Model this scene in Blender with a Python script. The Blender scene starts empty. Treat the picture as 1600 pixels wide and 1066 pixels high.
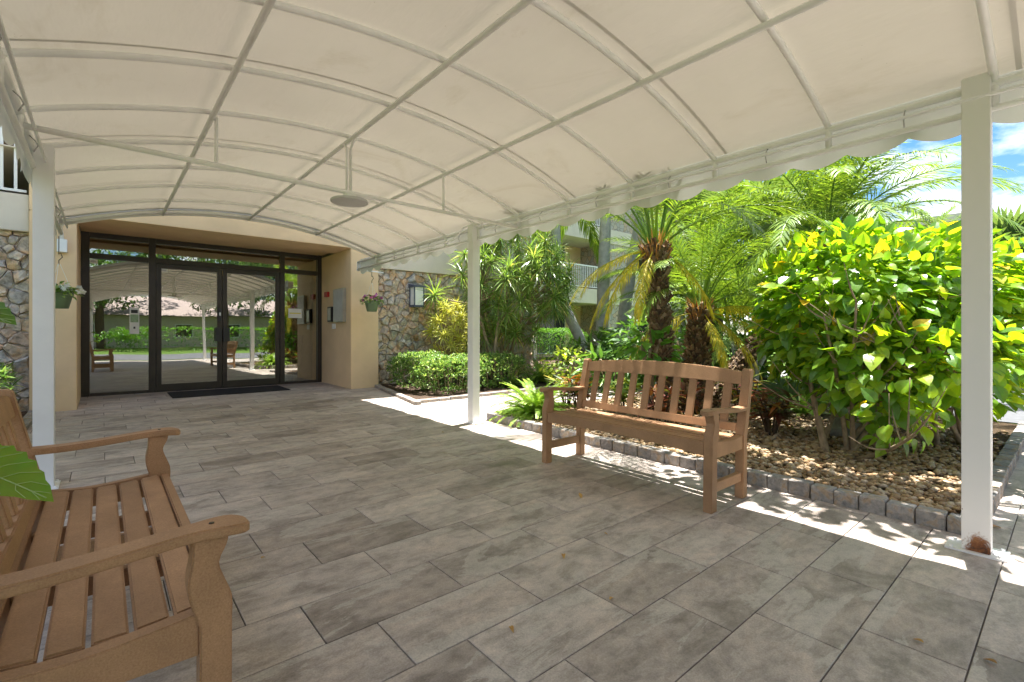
import bpy, bmesh, math, random
import numpy as np
from mathutils import Vector, Matrix
random.seed(7); rng = np.random.default_rng(7)
R = math.radians
scn = bpy.context.scene
col = scn.collection

# ------------------------------------------------------------------ camera, sky, sun, exposure
CAM_H = 1.12; FPX = 751.0; YAW = math.atan2(640, 751)
cam_data = bpy.data.cameras.new('camera'); cam = bpy.data.objects.new('camera', cam_data); col.objects.link(cam)
cam.location = (0, 0, CAM_H); cam.rotation_euler = (R(90), 0, -YAW)
cam_data.sensor_width = 36; cam_data.lens = 36 * FPX / 1600; cam_data.shift_y = -11 / 1600
cam_data.clip_start = 0.02; cam_data.clip_end = 2000
scn.camera = cam

SUN_DIR = Vector((-0.17, -0.03, -1)).normalized()          # the way the light travels
SUN_EL = math.asin(-SUN_DIR.z); SUN_AZ = math.atan2(-SUN_DIR.x, -SUN_DIR.y)
world = bpy.data.worlds.new('World'); scn.world = world; world.use_nodes = True
wn = world.node_tree.nodes; wl = world.node_tree.links; wn.clear()
sky = wn.new('ShaderNodeTexSky'); sky.sky_type = 'NISHITA'; sky.sun_disc = False
sky.sun_elevation = SUN_EL; sky.sun_rotation = SUN_AZ; sky.air_density = 1.0; sky.dust_density = 0.6; sky.ozone_density = 1.6
tc = wn.new('ShaderNodeTexCoord'); sep = wn.new('ShaderNodeSeparateXYZ'); wl.new(tc.outputs['Generated'], sep.inputs[0])
dv = wn.new('ShaderNodeMath'); dv.operation = 'ADD'; dv.inputs[1].default_value = 0.18; wl.new(sep.outputs[2], dv.inputs[0])
cx_ = wn.new('ShaderNodeMath'); cx_.operation = 'DIVIDE'; wl.new(sep.outputs[0], cx_.inputs[0]); wl.new(dv.outputs[0], cx_.inputs[1])
cy_ = wn.new('ShaderNodeMath'); cy_.operation = 'DIVIDE'; wl.new(sep.outputs[1], cy_.inputs[0]); wl.new(dv.outputs[0], cy_.inputs[1])
cb = wn.new('ShaderNodeCombineXYZ'); wl.new(cx_.outputs[0], cb.inputs[0]); wl.new(cy_.outputs[0], cb.inputs[1])
cn = wn.new('ShaderNodeTexNoise'); cn.inputs['Scale'].default_value = 1.9; cn.inputs['Detail'].default_value = 9; cn.inputs['Roughness'].default_value = 0.58
wl.new(cb.outputs[0], cn.inputs['Vector'])
cr = wn.new('ShaderNodeValToRGB'); cr.color_ramp.elements[0].position = 0.45; cr.color_ramp.elements[1].position = 0.66
wl.new(cn.outputs['Fac'], cr.inputs[0])
cmx = wn.new('ShaderNodeMix'); cmx.data_type = 'RGBA'; wl.new(cr.outputs[0], cmx.inputs[0])
hs = wn.new('ShaderNodeHueSaturation'); hs.inputs['Saturation'].default_value = 1.35; hs.inputs['Value'].default_value = 0.42
wl.new(sky.outputs[0], hs.inputs['Color']); wl.new(hs.outputs[0], cmx.inputs[6]); cmx.inputs[7].default_value = (5.0, 5.0, 5.1, 1)
bg = wn.new('ShaderNodeBackground'); bg.inputs['Strength'].default_value = 0.09
wo = wn.new('ShaderNodeOutputWorld'); wl.new(cmx.outputs[2], bg.inputs[0]); wl.new(bg.outputs[0], wo.inputs[0])

sd = bpy.data.lights.new('sun', 'SUN'); sd.energy = 3.5; sd.angle = R(0.53); sd.color = (1.0, 0.965, 0.91)
sun = bpy.data.objects.new('sun', sd); col.objects.link(sun); sun.location = (8, 3, 30)
sun.rotation_euler = SUN_DIR.to_track_quat('-Z', 'Y').to_euler()
vs = scn.view_settings; vs.view_transform = 'Standard'; vs.look = 'None'; vs.exposure = 2.56; vs.gamma = 1.0; vs.use_curve_mapping = False
cy = scn.cycles; cy.max_bounces = 10; cy.diffuse_bounces = 6; cy.glossy_bounces = 4; cy.transmission_bounces = 8; cy.transparent_max_bounces = 12
cy.sample_clamp_indirect = 6.0; cy.use_denoising = True; cy.caustics_reflective = False; cy.caustics_refractive = False

# ------------------------------------------------------------------ helpers
SL = 0.0105
def gz(y): return SL * max(-6.0, min(10.5, y))
_fx = (math.sin(YAW), math.cos(YAW)); _rx = (math.cos(YAW), -math.sin(YAW))
def cam_uv(x, y, z):
    zc = x*_fx[0] + y*_fx[1]; xc = x*_rx[0] + y*_rx[1]
    if zc < 0.05: return None
    return (800 + FPX*xc/zc, 522 - FPX*(z-CAM_H)/zc, zc)

class G:
    """collects vertices and faces of one mesh"""
    def __init__(s): s.v = []; s.f = []; s.m = []
    def add(s, vs_, fs_, mi=0):
        o = len(s.v); s.v.extend([tuple(p) for p in vs_])
        s.f.extend([tuple(i+o for i in f) for f in fs_]); s.m.extend([mi]*len(fs_))
    def box(s, x0, x1, y0, y1, z0, z1, mi=0):
        s.add([(x0,y0,z0),(x1,y0,z0),(x1,y1,z0),(x0,y1,z0),(x0,y0,z1),(x1,y0,z1),(x1,y1,z1),(x0,y1,z1)],
              [(0,3,2,1),(4,5,6,7),(0,1,5,4),(1,2,6,5),(2,3,7,6),(3,0,4,7)], mi)
    def tube(s, pts, r, n=8, mi=0, cap=True):
        pts = [Vector(p) for p in pts]; k = len(pts)
        rs = r if isinstance(r, (list, tuple)) else [r]*k
        t0 = (pts[1]-pts[0]).normalized(); a = Vector((0,0,1)) if abs(t0.z) < .9 else Vector((1,0,0))
        u = t0.cross(a).normalized(); vv = []
        for i in range(k):
            t = (pts[min(i+1,k-1)]-pts[max(i-1,0)]).normalized()
            u = (u - t*u.dot(t)).normalized(); w = t.cross(u)
            for j in range(n):
                an = 2*math.pi*j/n; vv.append(pts[i] + (u*math.cos(an)+w*math.sin(an))*rs[i])
        ff = [(i*n+j, i*n+(j+1)%n, (i+1)*n+(j+1)%n, (i+1)*n+j) for i in range(k-1) for j in range(n)]
        if cap: ff += [tuple(range(n-1,-1,-1)), tuple((k-1)*n+j for j in range(n))]
        s.add(vv, ff, mi)
    def prism(s, poly, axis, a, b, mi=0):
        """extrude a 2D polygon along an axis: 'x' -> poly is (y,z); 'y' -> (x,z); 'z' -> (x,y)"""
        def P(p, c): return (c,p[0],p[1]) if axis=='x' else ((p[0],c,p[1]) if axis=='y' else (p[0],p[1],c))
        n = len(poly); s.add([P(p,a) for p in poly]+[P(p,b) for p in poly],
            [tuple(range(n-1,-1,-1)), tuple(range(n,2*n))]+[(i,(i+1)%n,n+(i+1)%n,n+i) for i in range(n)], mi)
    def mesh(s, name='mesh', smooth=False, mats=()):
        me = bpy.data.meshes.new(name); me.from_pydata(s.v, [], s.f)
        for m in mats: me.materials.append(m)
        if len(mats) > 1: me.polygons.foreach_set('material_index', s.m)
        if smooth: me.polygons.foreach_set('use_smooth', [True]*len(me.polygons))
        me.update(); return me

def link(name, data, parent=None, loc=None, rot=None, scale=None):
    o = bpy.data.objects.new(name, data); col.objects.link(o)
    if parent is not None: o.parent = parent
    if loc is not None: o.location = loc
    if rot is not None: o.rotation_euler = rot
    if scale is not None: o.scale = scale if isinstance(scale, (tuple, list)) else (scale,)*3
    return o
def put(name, g, mat, parent=None, smooth=False, bevel=0, **kw):
    mats = mat if isinstance(mat, (list, tuple)) else [mat]
    me = g.mesh(name, smooth, mats)
    if bevel:
        bm = bmesh.new(); bm.from_mesh(me)
        bmesh.ops.recalc_face_normals(bm, faces=bm.faces)
        bmesh.ops.bevel(bm, geom=[e for e in bm.edges if e.calc_face_angle(0) > .5], offset=bevel, segments=2, affect='EDGES', clamp_overlap=True)
        bm.to_mesh(me); bm.free()
    return link(name, me, parent, **kw)
def tag(o, label=None, cat=None, group=None, kind=None):
    if label: o['label'] = label
    if cat: o['category'] = cat
    if group: o['group'] = group
    if kind: o['kind'] = kind
    return o
def thing(name, label, cat, loc=(0,0,0), rz=0, group=None):
    o = link(name, None, loc=loc, rot=(0,0,rz)); o.empty_display_size = .1
    return tag(o, label, cat, group)

# ------------------------------------------------------------------ materials
def nmat(name):
    m = bpy.data.materials.new(name); m.use_nodes = True
    n = m.node_tree.nodes; n.clear(); out = n.new('ShaderNodeOutputMaterial'); return m, n, m.node_tree.links, out
def ramp(n, stops, interp='LINEAR'):
    r = n.new('ShaderNodeValToRGB'); r.color_ramp.interpolation = interp
    e = r.color_ramp.elements
    while len(e) < len(stops): e.new(0.5)
    for el, (p, c) in zip(e, stops): el.position = p; el.color = (*c, 1) if len(c) == 3 else c
    return r
def noise(n, l, scale, detail=5, rough=.55, vec=None, dist=0):
    t = n.new('ShaderNodeTexNoise'); t.inputs['Scale'].default_value = scale; t.inputs['Detail'].default_value = detail
    t.inputs['Roughness'].default_value = rough; t.inputs['Distortion'].default_value = dist
    if vec is not None: l.new(vec, t.inputs['Vector'])
    return t
def coords(n, l, scale=(1,1,1), kind='Object', rnd=0):
    t = n.new('ShaderNodeTexCoord'); m = n.new('ShaderNodeMapping'); m.inputs['Scale'].default_value = scale
    l.new(t.outputs[kind], m.inputs[0])
    if rnd:
        oi = n.new('ShaderNodeObjectInfo'); mu = n.new('ShaderNodeMath'); mu.operation = 'MULTIPLY'; mu.inputs[1].default_value = rnd
        l.new(oi.outputs['Random'], mu.inputs[0]); cbn = n.new('ShaderNodeCombineXYZ')
        for k in range(3): l.new(mu.outputs[0], cbn.inputs[k])
        l.new(cbn.outputs[0], m.inputs['Location'])
    return m.outputs[0]
def mixc(n, l, fac, a, b, mode='MIX'):
    x = n.new('ShaderNodeMix'); x.data_type = 'RGBA'; x.blend_type = mode
    for sock, val in ((x.inputs[0], fac), (x.inputs[6], a), (x.inputs[7], b)):
        if hasattr(val, 'links') or hasattr(val, 'is_linked'): l.new(val, sock)
        elif isinstance(val, (int, float)): sock.default_value = val
        else: sock.default_value = (*val, 1)
    return x.outputs[2]
def bump(n, l, h, strength=.3, dist=.01):
    b = n.new('ShaderNodeBump'); b.inputs['Strength'].default_value = strength; b.inputs['Distance'].default_value = dist
    l.new(h, b.inputs['Height']); return b.outputs[0]
def bsdf(n, l, out, colr, rough=.6, spec=.4, metal=0, normal=None):
    b = n.new('ShaderNodeBsdfPrincipled')
    if hasattr(colr, 'is_linked'): l.new(colr, b.inputs['Base Color'])
    else: b.inputs['Base Color'].default_value = (*colr, 1)
    if hasattr(rough, 'is_linked'): l.new(rough, b.inputs['Roughness'])
    else: b.inputs['Roughness'].default_value = rough
    b.inputs['Specular IOR Level'].default_value = spec; b.inputs['Metallic'].default_value = metal
    if normal is not None: l.new(normal, b.inputs['Normal'])
    if out is not None: l.new(b.outputs[0], out.inputs[0])
    return b
def plain(name, c, rough=.6, var=.12, scale=6, spec=.4, metal=0, bmp=.15, bdist=.004, kind='Object'):
    m, n, l, o = nmat(name); v = coords(n, l, kind=kind); t = noise(n, l, scale, 6, .6, v)
    lo = tuple(x*(1-var) for x in c); hi = tuple(min(1, x*(1+var)) for x in c)
    r = ramp(n, [(.3, lo), (.7, hi)]); l.new(t.outputs['Fac'], r.inputs[0])
    t2 = noise(n, l, scale*12, 3, .6, v)
    bsdf(n, l, o, r.outputs[0], rough, spec, metal, bump(n, l, t2.outputs['Fac'], bmp, bdist)); return m
def leafmat(name, stops, trans=.42, tint=(1.25, 1.25, .55), rough=.42, spec=.45):
    m, n, l, o = nmat(name)
    ge = n.new('ShaderNodeNewGeometry'); oi = n.new('ShaderNodeObjectInfo')
    ad = n.new('ShaderNodeMath'); ad.operation = 'ADD'; l.new(ge.outputs['Random Per Island'], ad.inputs[0]); l.new(oi.outputs['Random'], ad.inputs[1])
    fr = n.new('ShaderNodeMath'); fr.operation = 'FRACT'; l.new(ad.outputs[0], fr.inputs[0])
    r = ramp(n, [(p, tuple(min(.8, x*LEAF_GAIN) for x in c)) for p, c in stops]); l.new(fr.outputs[0], r.inputs[0])
    v = coords(n, l); t = noise(n, l, 30, 3, .5, v)
    c = mixc(n, l, .35, r.outputs[0], t.outputs['Color'], 'SOFT_LIGHT')
    b = bsdf(n, l, None, c, rough, spec, normal=bump(n, l, t.outputs['Fac'], .2, .004))
    tr = n.new('ShaderNodeBsdfTranslucent'); tcx = mixc(n, l, 1.0, c, tint, 'MULTIPLY'); l.new(tcx, tr.inputs[0])
    mx = n.new('ShaderNodeMixShader'); mx.inputs[0].default_value = trans
    l.new(b.outputs[0], mx.inputs[1]); l.new(tr.outputs[0], mx.inputs[2]); l.new(mx.outputs[0], o.inputs[0]); return m

LEAF_GAIN = 1.5
M = {}
M['white'] = plain('white_paint', (.80, .80, .80), .38, .06, 3, bmp=.05)
M['frame'] = plain('frame_paint', (.84, .84, .83), .42, .07, 5, bmp=.06)
M['stucco'] = plain('tan_stucco', (.76, .555, .345), .85, .07, 2.2, .2, bmp=.35, bdist=.003)
M['cream'] = plain('cream_stucco', (.66, .59, .50), .85, .07, 2.2, .2, bmp=.35, bdist=.003)
M['mortar'] = plain('mortar', (.52, .485, .43), .95, .2, 12, .1)
M['bronze'] = plain('dark_bronze_metal', (.045, .036, .030), .4, .15, 8, .5, .3, .03)
M['black'] = plain('black_rubber', (.018, .018, .02), .8, .2, 30, .3)
M['darkplastic'] = plain('dark_plastic', (.03, .03, .033), .4, .1, 10)
M['steel'] = plain('brushed_steel', (.45, .45, .44), .35, .1, 10, .5, .8)
M['paper'] = plain('paper', (.80, .79, .74), .7, .04, 8)
M['yellow'] = plain('yellow_print', (.70, .62, .05), .7, .05, 8)
M['greenprint'] = plain('green_print', (.30, .42, .25), .7, .3, 40)
M['red'] = plain('red_plastic', (.42, .03, .025), .4, .05, 8)
M['potgreen'] = plain('sage_plastic', (.15, .215, .14), .5, .06, 8)
M['lantern'] = plain('slate_metal', (.065, .085, .14), .45, .1, 8, .5)
M['frost'] = plain('frosted_glass', (.78, .79, .80), .35, .04, 8)
M['dial'] = plain('diffuser', (.55, .54, .55), .5, .03, 8)
M['soil'] = plain('mulch', (.115, .08, .058), .95, .55, 38, .1, bmp=1, bdist=.02)
M['bedbase'] = plain('gravel_base', (.13, .09, .055), .95, .5, 45, .1, bmp=1, bdist=.02)
M['asphalt'] = plain('asphalt', (.115, .118, .125), .9, .2, 14, .2, bmp=.4)
M['concrete'] = plain('concrete', (.44, .43, .41), .9, .12, 5, .2, bmp=.3)
M['lobbywall'] = plain('lobby_wall', (.36, .34, .30), .8, .05, 3)
M['carpet'] = plain('lobby_carpet', (.05, .052, .06), .95, .2, 40, .1)
M['roof'] = plain('pale_roof', (.34, .27, .25), .8, .15, 10)
M['bark'] = plain('pale_bark', (.30, .23, .16), .9, .3, 18, .15, bmp=.6, bdist=.01)
M['greybark'] = plain('grey_palm_bark', (.42, .41, .41), .85, .2, 10, .2, bmp=.5, bdist=.01)
M['darkbark'] = plain('dark_bark', (.11, .08, .06), .95, .35, 20, .1, bmp=.8, bdist=.02)
M['lawn'] = plain('lawn', (.10, .17, .035), .95, .35, 20, .1, bmp=1, bdist=.03)
M['interior'] = plain('dark_interior', (.035, .034, .032), .9, .2, 3)
M['rock'] = plain('grey_rock', (.30, .29, .27), .9, .3, 14, .2, bmp=.8, bdist=.02)

def tile_mat():
    m, n, l, o = nmat('stone_look_tile')
    oi = n.new('ShaderNodeObjectInfo')
    v1 = coords(n, l, (1.6, 7.5, 1), rnd=91); v2 = coords(n, l, (3.2, 4.5, 3), rnd=37); v3 = coords(n, l, (1.1, 3.4, 1), rnd=53)
    streak = noise(n, l, 1.0, 8, .62, v1, .9); blot = noise(n, l, 1.25, 8, .66, v2, .5); patch = noise(n, l, 1.0, 10, .68, v3, .5)
    base = ramp(n, [(0, (.340, .289, .256)), (.25, (.400, .343, .306)), (.6, (.442, .382, .343)), (1, (.512, .447, .404))]); l.new(oi.outputs['Random'], base.inputs[0])
    sr = ramp(n, [(.34, (.80, .79, .77)), (.48, (1, 1, 1)), (.70, (1.12, 1.115, 1.10))]); l.new(streak.outputs['Fac'], sr.inputs[0])
    br = ramp(n, [(.36, (.66, .65, .64)), (.50, (1, 1, 1)), (.64, (1.16, 1.13, 1.09))]); l.new(blot.outputs['Fac'], br.inputs[0])
    pr = ramp(n, [(.558, (0, 0, 0)), (.572, (1, 1, 1))]); l.new(patch.outputs['Fac'], pr.inputs[0])
    c = mixc(n, l, 1.0, base.outputs[0], sr.outputs[0], 'MULTIPLY'); c = mixc(n, l, 1.0, c, br.outputs[0], 'MULTIPLY')
    f = n.new('ShaderNodeMath'); f.operation = 'MULTIPLY'; f.inputs[1].default_value = .6; l.new(pr.outputs[0], f.inputs[0])
    c = mixc(n, l, f.outputs[0], c, (.52, .475, .425))
    md = noise(n, l, 13, 7, .72, coords(n, l, (1, 1.5, 1), rnd=71), .4); mr = ramp(n, [(.34, (.78, .77, .76)), (.5, (1, 1, 1)), (.66, (1.15, 1.14, 1.12))]); l.new(md.outputs['Fac'], mr.inputs[0]); c = mixc(n, l, 1.0, c, mr.outputs[0], 'MULTIPLY')
    fine = noise(n, l, 160, 4, .7, coords(n, l, (1, 1, 1), rnd=11))
    fr = ramp(n, [(.3, (.76, .76, .76)), (.7, (1.16, 1.16, 1.16))]); l.new(fine.outputs['Fac'], fr.inputs[0])
    c = mixc(n, l, 1.0, c, fr.outputs[0], 'MULTIPLY')
    rr = ramp(n, [(.3, (.42,)*3), (.7, (.62,)*3)]); l.new(blot.outputs['Fac'], rr.inputs[0])
    hgt = mixc(n, l, .5, fine.outputs['Fac'], blot.outputs['Fac'])
    bsdf(n, l, o, c, rr.outputs[0], .4, normal=bump(n, l, hgt, .25, .003)); return m
M['tile'] = tile_mat()
M['grout'] = plain('grout', (.19, .18, .17), .95, .15, 30, .1)

def stone_mat(name, stops, nscale=14, dark=.5):
    m, n, l, o = nmat(name); oi = n.new('ShaderNodeObjectInfo'); r = ramp(n, stops); l.new(oi.outputs['Random'], r.inputs[0])
    v = coords(n, l, rnd=23); t = noise(n, l, nscale, 8, .65, v, .6); w = noise(n, l, nscale*.35, 4, .6, v, .8)
    tr = ramp(n, [(.34, (dark,)*3), (.58, (1.12,)*3)]); l.new(t.outputs['Fac'], tr.inputs[0])
    wr = ramp(n, [(.36, (.80, .82, .86)), (.5, (1, 1, 1)), (.62, (1.15, .94, .72))]); l.new(w.outputs['Fac'], wr.inputs[0])
    c = mixc(n, l, 1.0, r.outputs[0], tr.outputs[0], 'MULTIPLY'); c = mixc(n, l, 1.0, c, wr.outputs[0], 'MULTIPLY')
    bsdf(n, l, o, c, .85, .25, normal=bump(n, l, t.outputs['Fac'], .8, .015)); return m
M['stone'] = stone_mat('ledge_stone', [(0, (.46, .44, .42)), (.2, (.60, .53, .46)), (.4, (.64, .54, .43)), (.55, (.50, .49, .47)), (.7, (.60, .43, .31)), (.85, (.60, .56, .51)), (1, (.66, .52, .38))])
M['curb'] = stone_mat('concrete_paver', [(0, (.25, .235, .225)), (.5, (.31, .29, .27)), (1, (.36, .335, .31))], 40, .72)

def canvas_mat():
    m, n, l, o = nmat('cream_canvas'); v = coords(n, l)
    t = noise(n, l, .8, 5, .6, v); r = ramp(n, [(.3, (.585, .555, .500)), (.7, (.655, .625, .565))]); l.new(t.outputs['Fac'], r.inputs[0])
    st = noise(n, l, 1.7, 8, .7, coords(n, l, (1, .6, 1)), 1.2); sr = ramp(n, [(.30, (.80, .77, .70)), (.45, (1, 1, 1))]); l.new(st.outputs['Fac'], sr.inputs[0])
    sk = noise(n, l, 38, 3, .6, v); skr = ramp(n, [(.22, (.55, .5, .42)), (.27, (1, 1, 1))]); l.new(sk.outputs['Fac'], skr.inputs[0])
    c = mixc(n, l, .55, r.outputs[0], sr.outputs[0], 'MULTIPLY'); c = mixc(n, l, .7, c, skr.outputs[0], 'MULTIPLY')
    wv = noise(n, l, 2.2, 4, .5, coords(n, l, (2.4, .7, 1))); nb = bump(n, l, wv.outputs['Fac'], .5, .03)
    d = n.new('ShaderNodeBsdfDiffuse'); l.new(c, d.inputs[0]); l.new(nb, d.inputs['Normal'])
    tr = n.new('ShaderNodeBsdfTranslucent'); l.new(mixc(n, l, 1.0, c, (1.0, .95, .84), 'MULTIPLY'), tr.inputs[0])
    mx = n.new('ShaderNodeMixShader'); mx.inputs[0].default_value = .062
    l.new(d.outputs[0], mx.inputs[1]); l.new(tr.outputs[0], mx.inputs[2]); l.new(mx.outputs[0], o.inputs[0]); return m
M['canvas'] = canvas_mat()
def valance_mat():
    m, n, l, o = nmat('valance_canvas'); v = coords(n, l); t = noise(n, l, 3, 5, .6, v)
    r = ramp(n, [(.3, (.64, .625, .59)), (.7, (.72, .705, .67))]); l.new(t.outputs['Fac'], r.inputs[0])
    d = n.new('ShaderNodeBsdfDiffuse'); l.new(r.outputs[0], d.inputs[0]); tr = n.new('ShaderNodeBsdfTranslucent'); l.new(r.outputs[0], tr.inputs[0])
    mx = n.new('ShaderNodeMixShader'); mx.inputs[0].default_value = .16
    l.new(d.outputs[0], mx.inputs[1]); l.new(tr.outputs[0], mx.inputs[2]); l.new(mx.outputs[0], o.inputs[0]); return m
M['valance'] = valance_mat()

def wood_mat():
    m, n, l, o = nmat('brown_recycled_lumber'); v = coords(n, l, rnd=17)
    t = noise(n, l, 220, 4, .7, v); s_ = noise(n, l, 5, 6, .6, coords(n, l, (1, 1, 1), rnd=5), .3)
    r = ramp(n, [(.30, (.315, .175, .092)), (.55, (.405, .235, .125)), (.75, (.475, .288, .158))]); l.new(t.outputs['Fac'], r.inputs[0])
    sr = ramp(n, [(.35, (.84, .83, .82)), (.65, (1.10, 1.10, 1.10))]); l.new(s_.outputs['Fac'], sr.inputs[0])
    c = mixc(n, l, 1.0, r.outputs[0], sr.outputs[0], 'MULTIPLY')
    oi = n.new('ShaderNodeObjectInfo'); rr_ = ramp(n, [(0, (.86, .85, .84)), (1, (1.12, 1.12, 1.12))]); l.new(oi.outputs['Random'], rr_.inputs[0]); c = mixc(n, l, 1.0, c, rr_.outputs[0], 'MULTIPLY')
    bsdf(n, l, o, c, .52, .4, normal=bump(n, l, t.outputs['Fac'], .35, .002)); return m
M['wood'] = wood_mat()

def glass_mat():
    m, n, l, o = nmat('reflective_grey_glass'); v = coords(n, l, (1, 1, .6)); t = noise(n, l, 1.1, 1, .4, v)
    nb = bump(n, l, t.outputs['Fac'], .05, .06)
    gl = n.new('ShaderNodeBsdfGlossy'); gl.inputs['Roughness'].default_value = .0; gl.inputs[0].default_value = (.86, .87, .84, 1); l.new(nb, gl.inputs['Normal'])
    tp = n.new('ShaderNodeBsdfTransparent'); tp.inputs[0].default_value = (.62, .63, .60, 1)
    mx = n.new('ShaderNodeMixShader'); mx.inputs[0].default_value = .38
    l.new(tp.outputs[0], mx.inputs[1]); l.new(gl.outputs[0], mx.inputs[2]); l.new(mx.outputs[0], o.inputs[0]); return m
M['glass'] = glass_mat()
def emit_mat(name, c, s):
    m, n, l, o = nmat(name); e = n.new('ShaderNodeEmission'); e.inputs[0].default_value = (*c, 1); e.inputs[1].default_value = s; l.new(e.outputs[0], o.inputs[0]); return m
M['lamp'] = emit_mat('warm_lamp', (1.0, .72, .22), 9)
def rust_mat():
    m, n, l, o = nmat('white_paint_with_rust'); v = coords(n, l); mp = n.new('ShaderNodeMapping'); mp.inputs['Scale'].default_value = (1, 1, .8); l.new(v, mp.inputs[0])
    sx = n.new('ShaderNodeVectorMath'); sx.operation = 'DISTANCE'; l.new(mp.outputs[0], sx.inputs[0]); sx.inputs[1].default_value = (-.055, -.018, .012)
    t = noise(n, l, 19, 9, .75, v, .8); ad = n.new('ShaderNodeMath'); ad.operation = 'MULTIPLY_ADD'; ad.inputs[1].default_value = -.16; l.new(t.outputs['Fac'], ad.inputs[0]); l.new(sx.outputs['Value'], ad.inputs[2])
    sh = n.new('ShaderNodeMath'); sh.operation = 'ADD'; sh.inputs[1].default_value = .035; l.new(ad.outputs[0], sh.inputs[0])
    r = ramp(n, [(0.0, (1, 1, 1)), (.008, (.75, .75, .75)), (.026, (0, 0, 0))]); l.new(sh.outputs[0], r.inputs[0])
    rc = ramp(n, [(.38, (.05, .018, .008)), (.5, (.20, .07, .02)), (.65, (.36, .16, .06))]); l.new(t.outputs['Fac'], rc.inputs[0])
    ch = noise(n, l, 33, 2, .5, v); chr_ = ramp(n, [(.19, (1, 1, 1)), (.205, (0, 0, 0))]); l.new(ch.outputs['Fac'], chr_.inputs[0])
    c = mixc(n, l, r.outputs[0], (.77, .765, .75), rc.outputs[0]); c = mixc(n, l, chr_.outputs[0], c, (.25, .17, .11)); bsdf(n, l, o, c, .5); return m
M['rustpost'] = rust_mat()

L = {}
L['hibiscus'] = leafmat('hibiscus_leaf', [(0, (.05, .125, .018)), (.35, (.09, .19, .022)), (.7, (.14, .25, .025)), (.97, (.22, .31, .03)), (.988, (.44, .32, .03)), (1, (.5, .33, .03))], .55, (2.1, 1.75, .3), .28, .7)
L['yleaf'] = leafmat('old_yellow_leaf', [(0, (.52, .34, .03)), (1, (.55, .42, .05))], .4)
L['palm'] = leafmat('date_palm_leaflet', [(0, (.07, .13, .022)), (.5, (.12, .20, .03)), (1, (.18, .26, .045))], .40, (1.35, 1.25, .45))
L['palmy'] = leafmat('yellowing_palm_leaflet', [(0, (.24, .25, .025)), (.5, (.36, .32, .03)), (1, (.46, .37, .03))], .45)
L['palmd'] = leafmat('dark_palm_leaflet', [(0, (.03, .065, .022)), (.5, (.05, .10, .03)), (1, (.085, .14, .045))], .3)
L['fan'] = leafmat('fan_palm_leaf', [(0, (.06, .10, .035)), (.5, (.095, .15, .05)), (1, (.15, .20, .08))], .3)
L['dracaena'] = leafmat('dracaena_leaf', [(0, (.085, .16, .035)), (.5, (.14, .225, .05)), (.93, (.22, .29, .09)), (1, (.42, .29, .09))], .42, (1.3, 1.25, .6), .35, .6)
L['song'] = leafmat('variegated_yellow_leaf', [(0, (.26, .30, .05)), (.4, (.46, .45, .10)), (1, (.62, .58, .20))], .4, (1.2, 1.15, .7))
L['hedge'] = leafmat('hedge_leaf', [(0, (.06, .13, .028)), (.5, (.11, .20, .045)), (.8, (.20, .29, .09)), (1, (.40, .45, .20))], .4, (1.25, 1.2, .6))
L['box'] = leafmat('clipped_hedge_leaf', [(0, (.045, .12, .015)), (.6, (.085, .20, .022)), (1, (.13, .26, .03))], .35)
L['fern'] = leafmat('fern_leaflet', [(0, (.12, .22, .03)), (.5, (.19, .30, .045)), (1, (.29, .38, .07))], .45)
L['lirio'] = leafmat('strap_leaf', [(0, (.07, .14, .03)), (.6, (.12, .20, .04)), (1, (.28, .30, .09))], .35)
L['croton'] = leafmat('croton_leaf', [(0, (.035, .06, .018)), (.25, (.10, .16, .025)), (.45, (.16, .035, .02)), (.6, (.07, .022, .02)), (.75, (.36, .10, .03)), (.88, (.30, .24, .03)), (1, (.08, .13, .022))], .35, (1.3, 1.1, .6))
L['shrub'] = leafmat('shrub_leaf', [(0, (.035, .085, .018)), (.6, (.065, .14, .026)), (1, (.11, .19, .035))], .35)
L['yshrub'] = leafmat('lime_shrub_leaf', [(0, (.12, .20, .02)), (.6, (.22, .29, .03)), (1, (.33, .36, .05))], .4)
L['tree'] = leafmat('tree_leaf', [(0, (.028, .07, .016)), (.6, (.055, .11, .022)), (1, (.09, .16, .03))], .3)
L['dry'] = leafmat('dry_leaf', [(0, (.20, .11, .045)), (.5, (.30, .17, .06)), (1, (.40, .26, .09))], .2)
L['pink'] = leafmat('pink_petal', [(0, (.42, .10, .30)), (.5, (.30, .05, .25)), (1, (.60, .28, .45))], .3, (1.1, 1, 1.1))
L['petal'] = leafmat('white_petal', [(0, (.7, .7, .7)), (1, (.8, .8, .78))], .3, (1, 1, 1))
def pebble_mat():
    m, n, l, o = nmat('river_pebble'); ge = n.new('ShaderNodeNewGeometry')
    r = ramp(n, [(0, (.22, .125, .055)), (.2, (.36, .235, .12)), (.4, (.46, .35, .22)), (.55, (.27, .165, .075)), (.7, (.54, .44, .32)), (.85, (.17, .115, .07)), (1, (.40, .27, .13))]); l.new(ge.outputs['Random Per Island'], r.inputs[0])
    t = noise(n, l, 60, 4, .6, coords(n, l)); tr = ramp(n, [(.3, (.75,)*3), (.7, (1.1,)*3)]); l.new(t.outputs['Fac'], tr.inputs[0])
    bsdf(n, l, o, mixc(n, l, 1.0, r.outputs[0], tr.outputs[0], 'MULTIPLY'), .7, .3); return m
M['pebble'] = pebble_mat()

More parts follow.
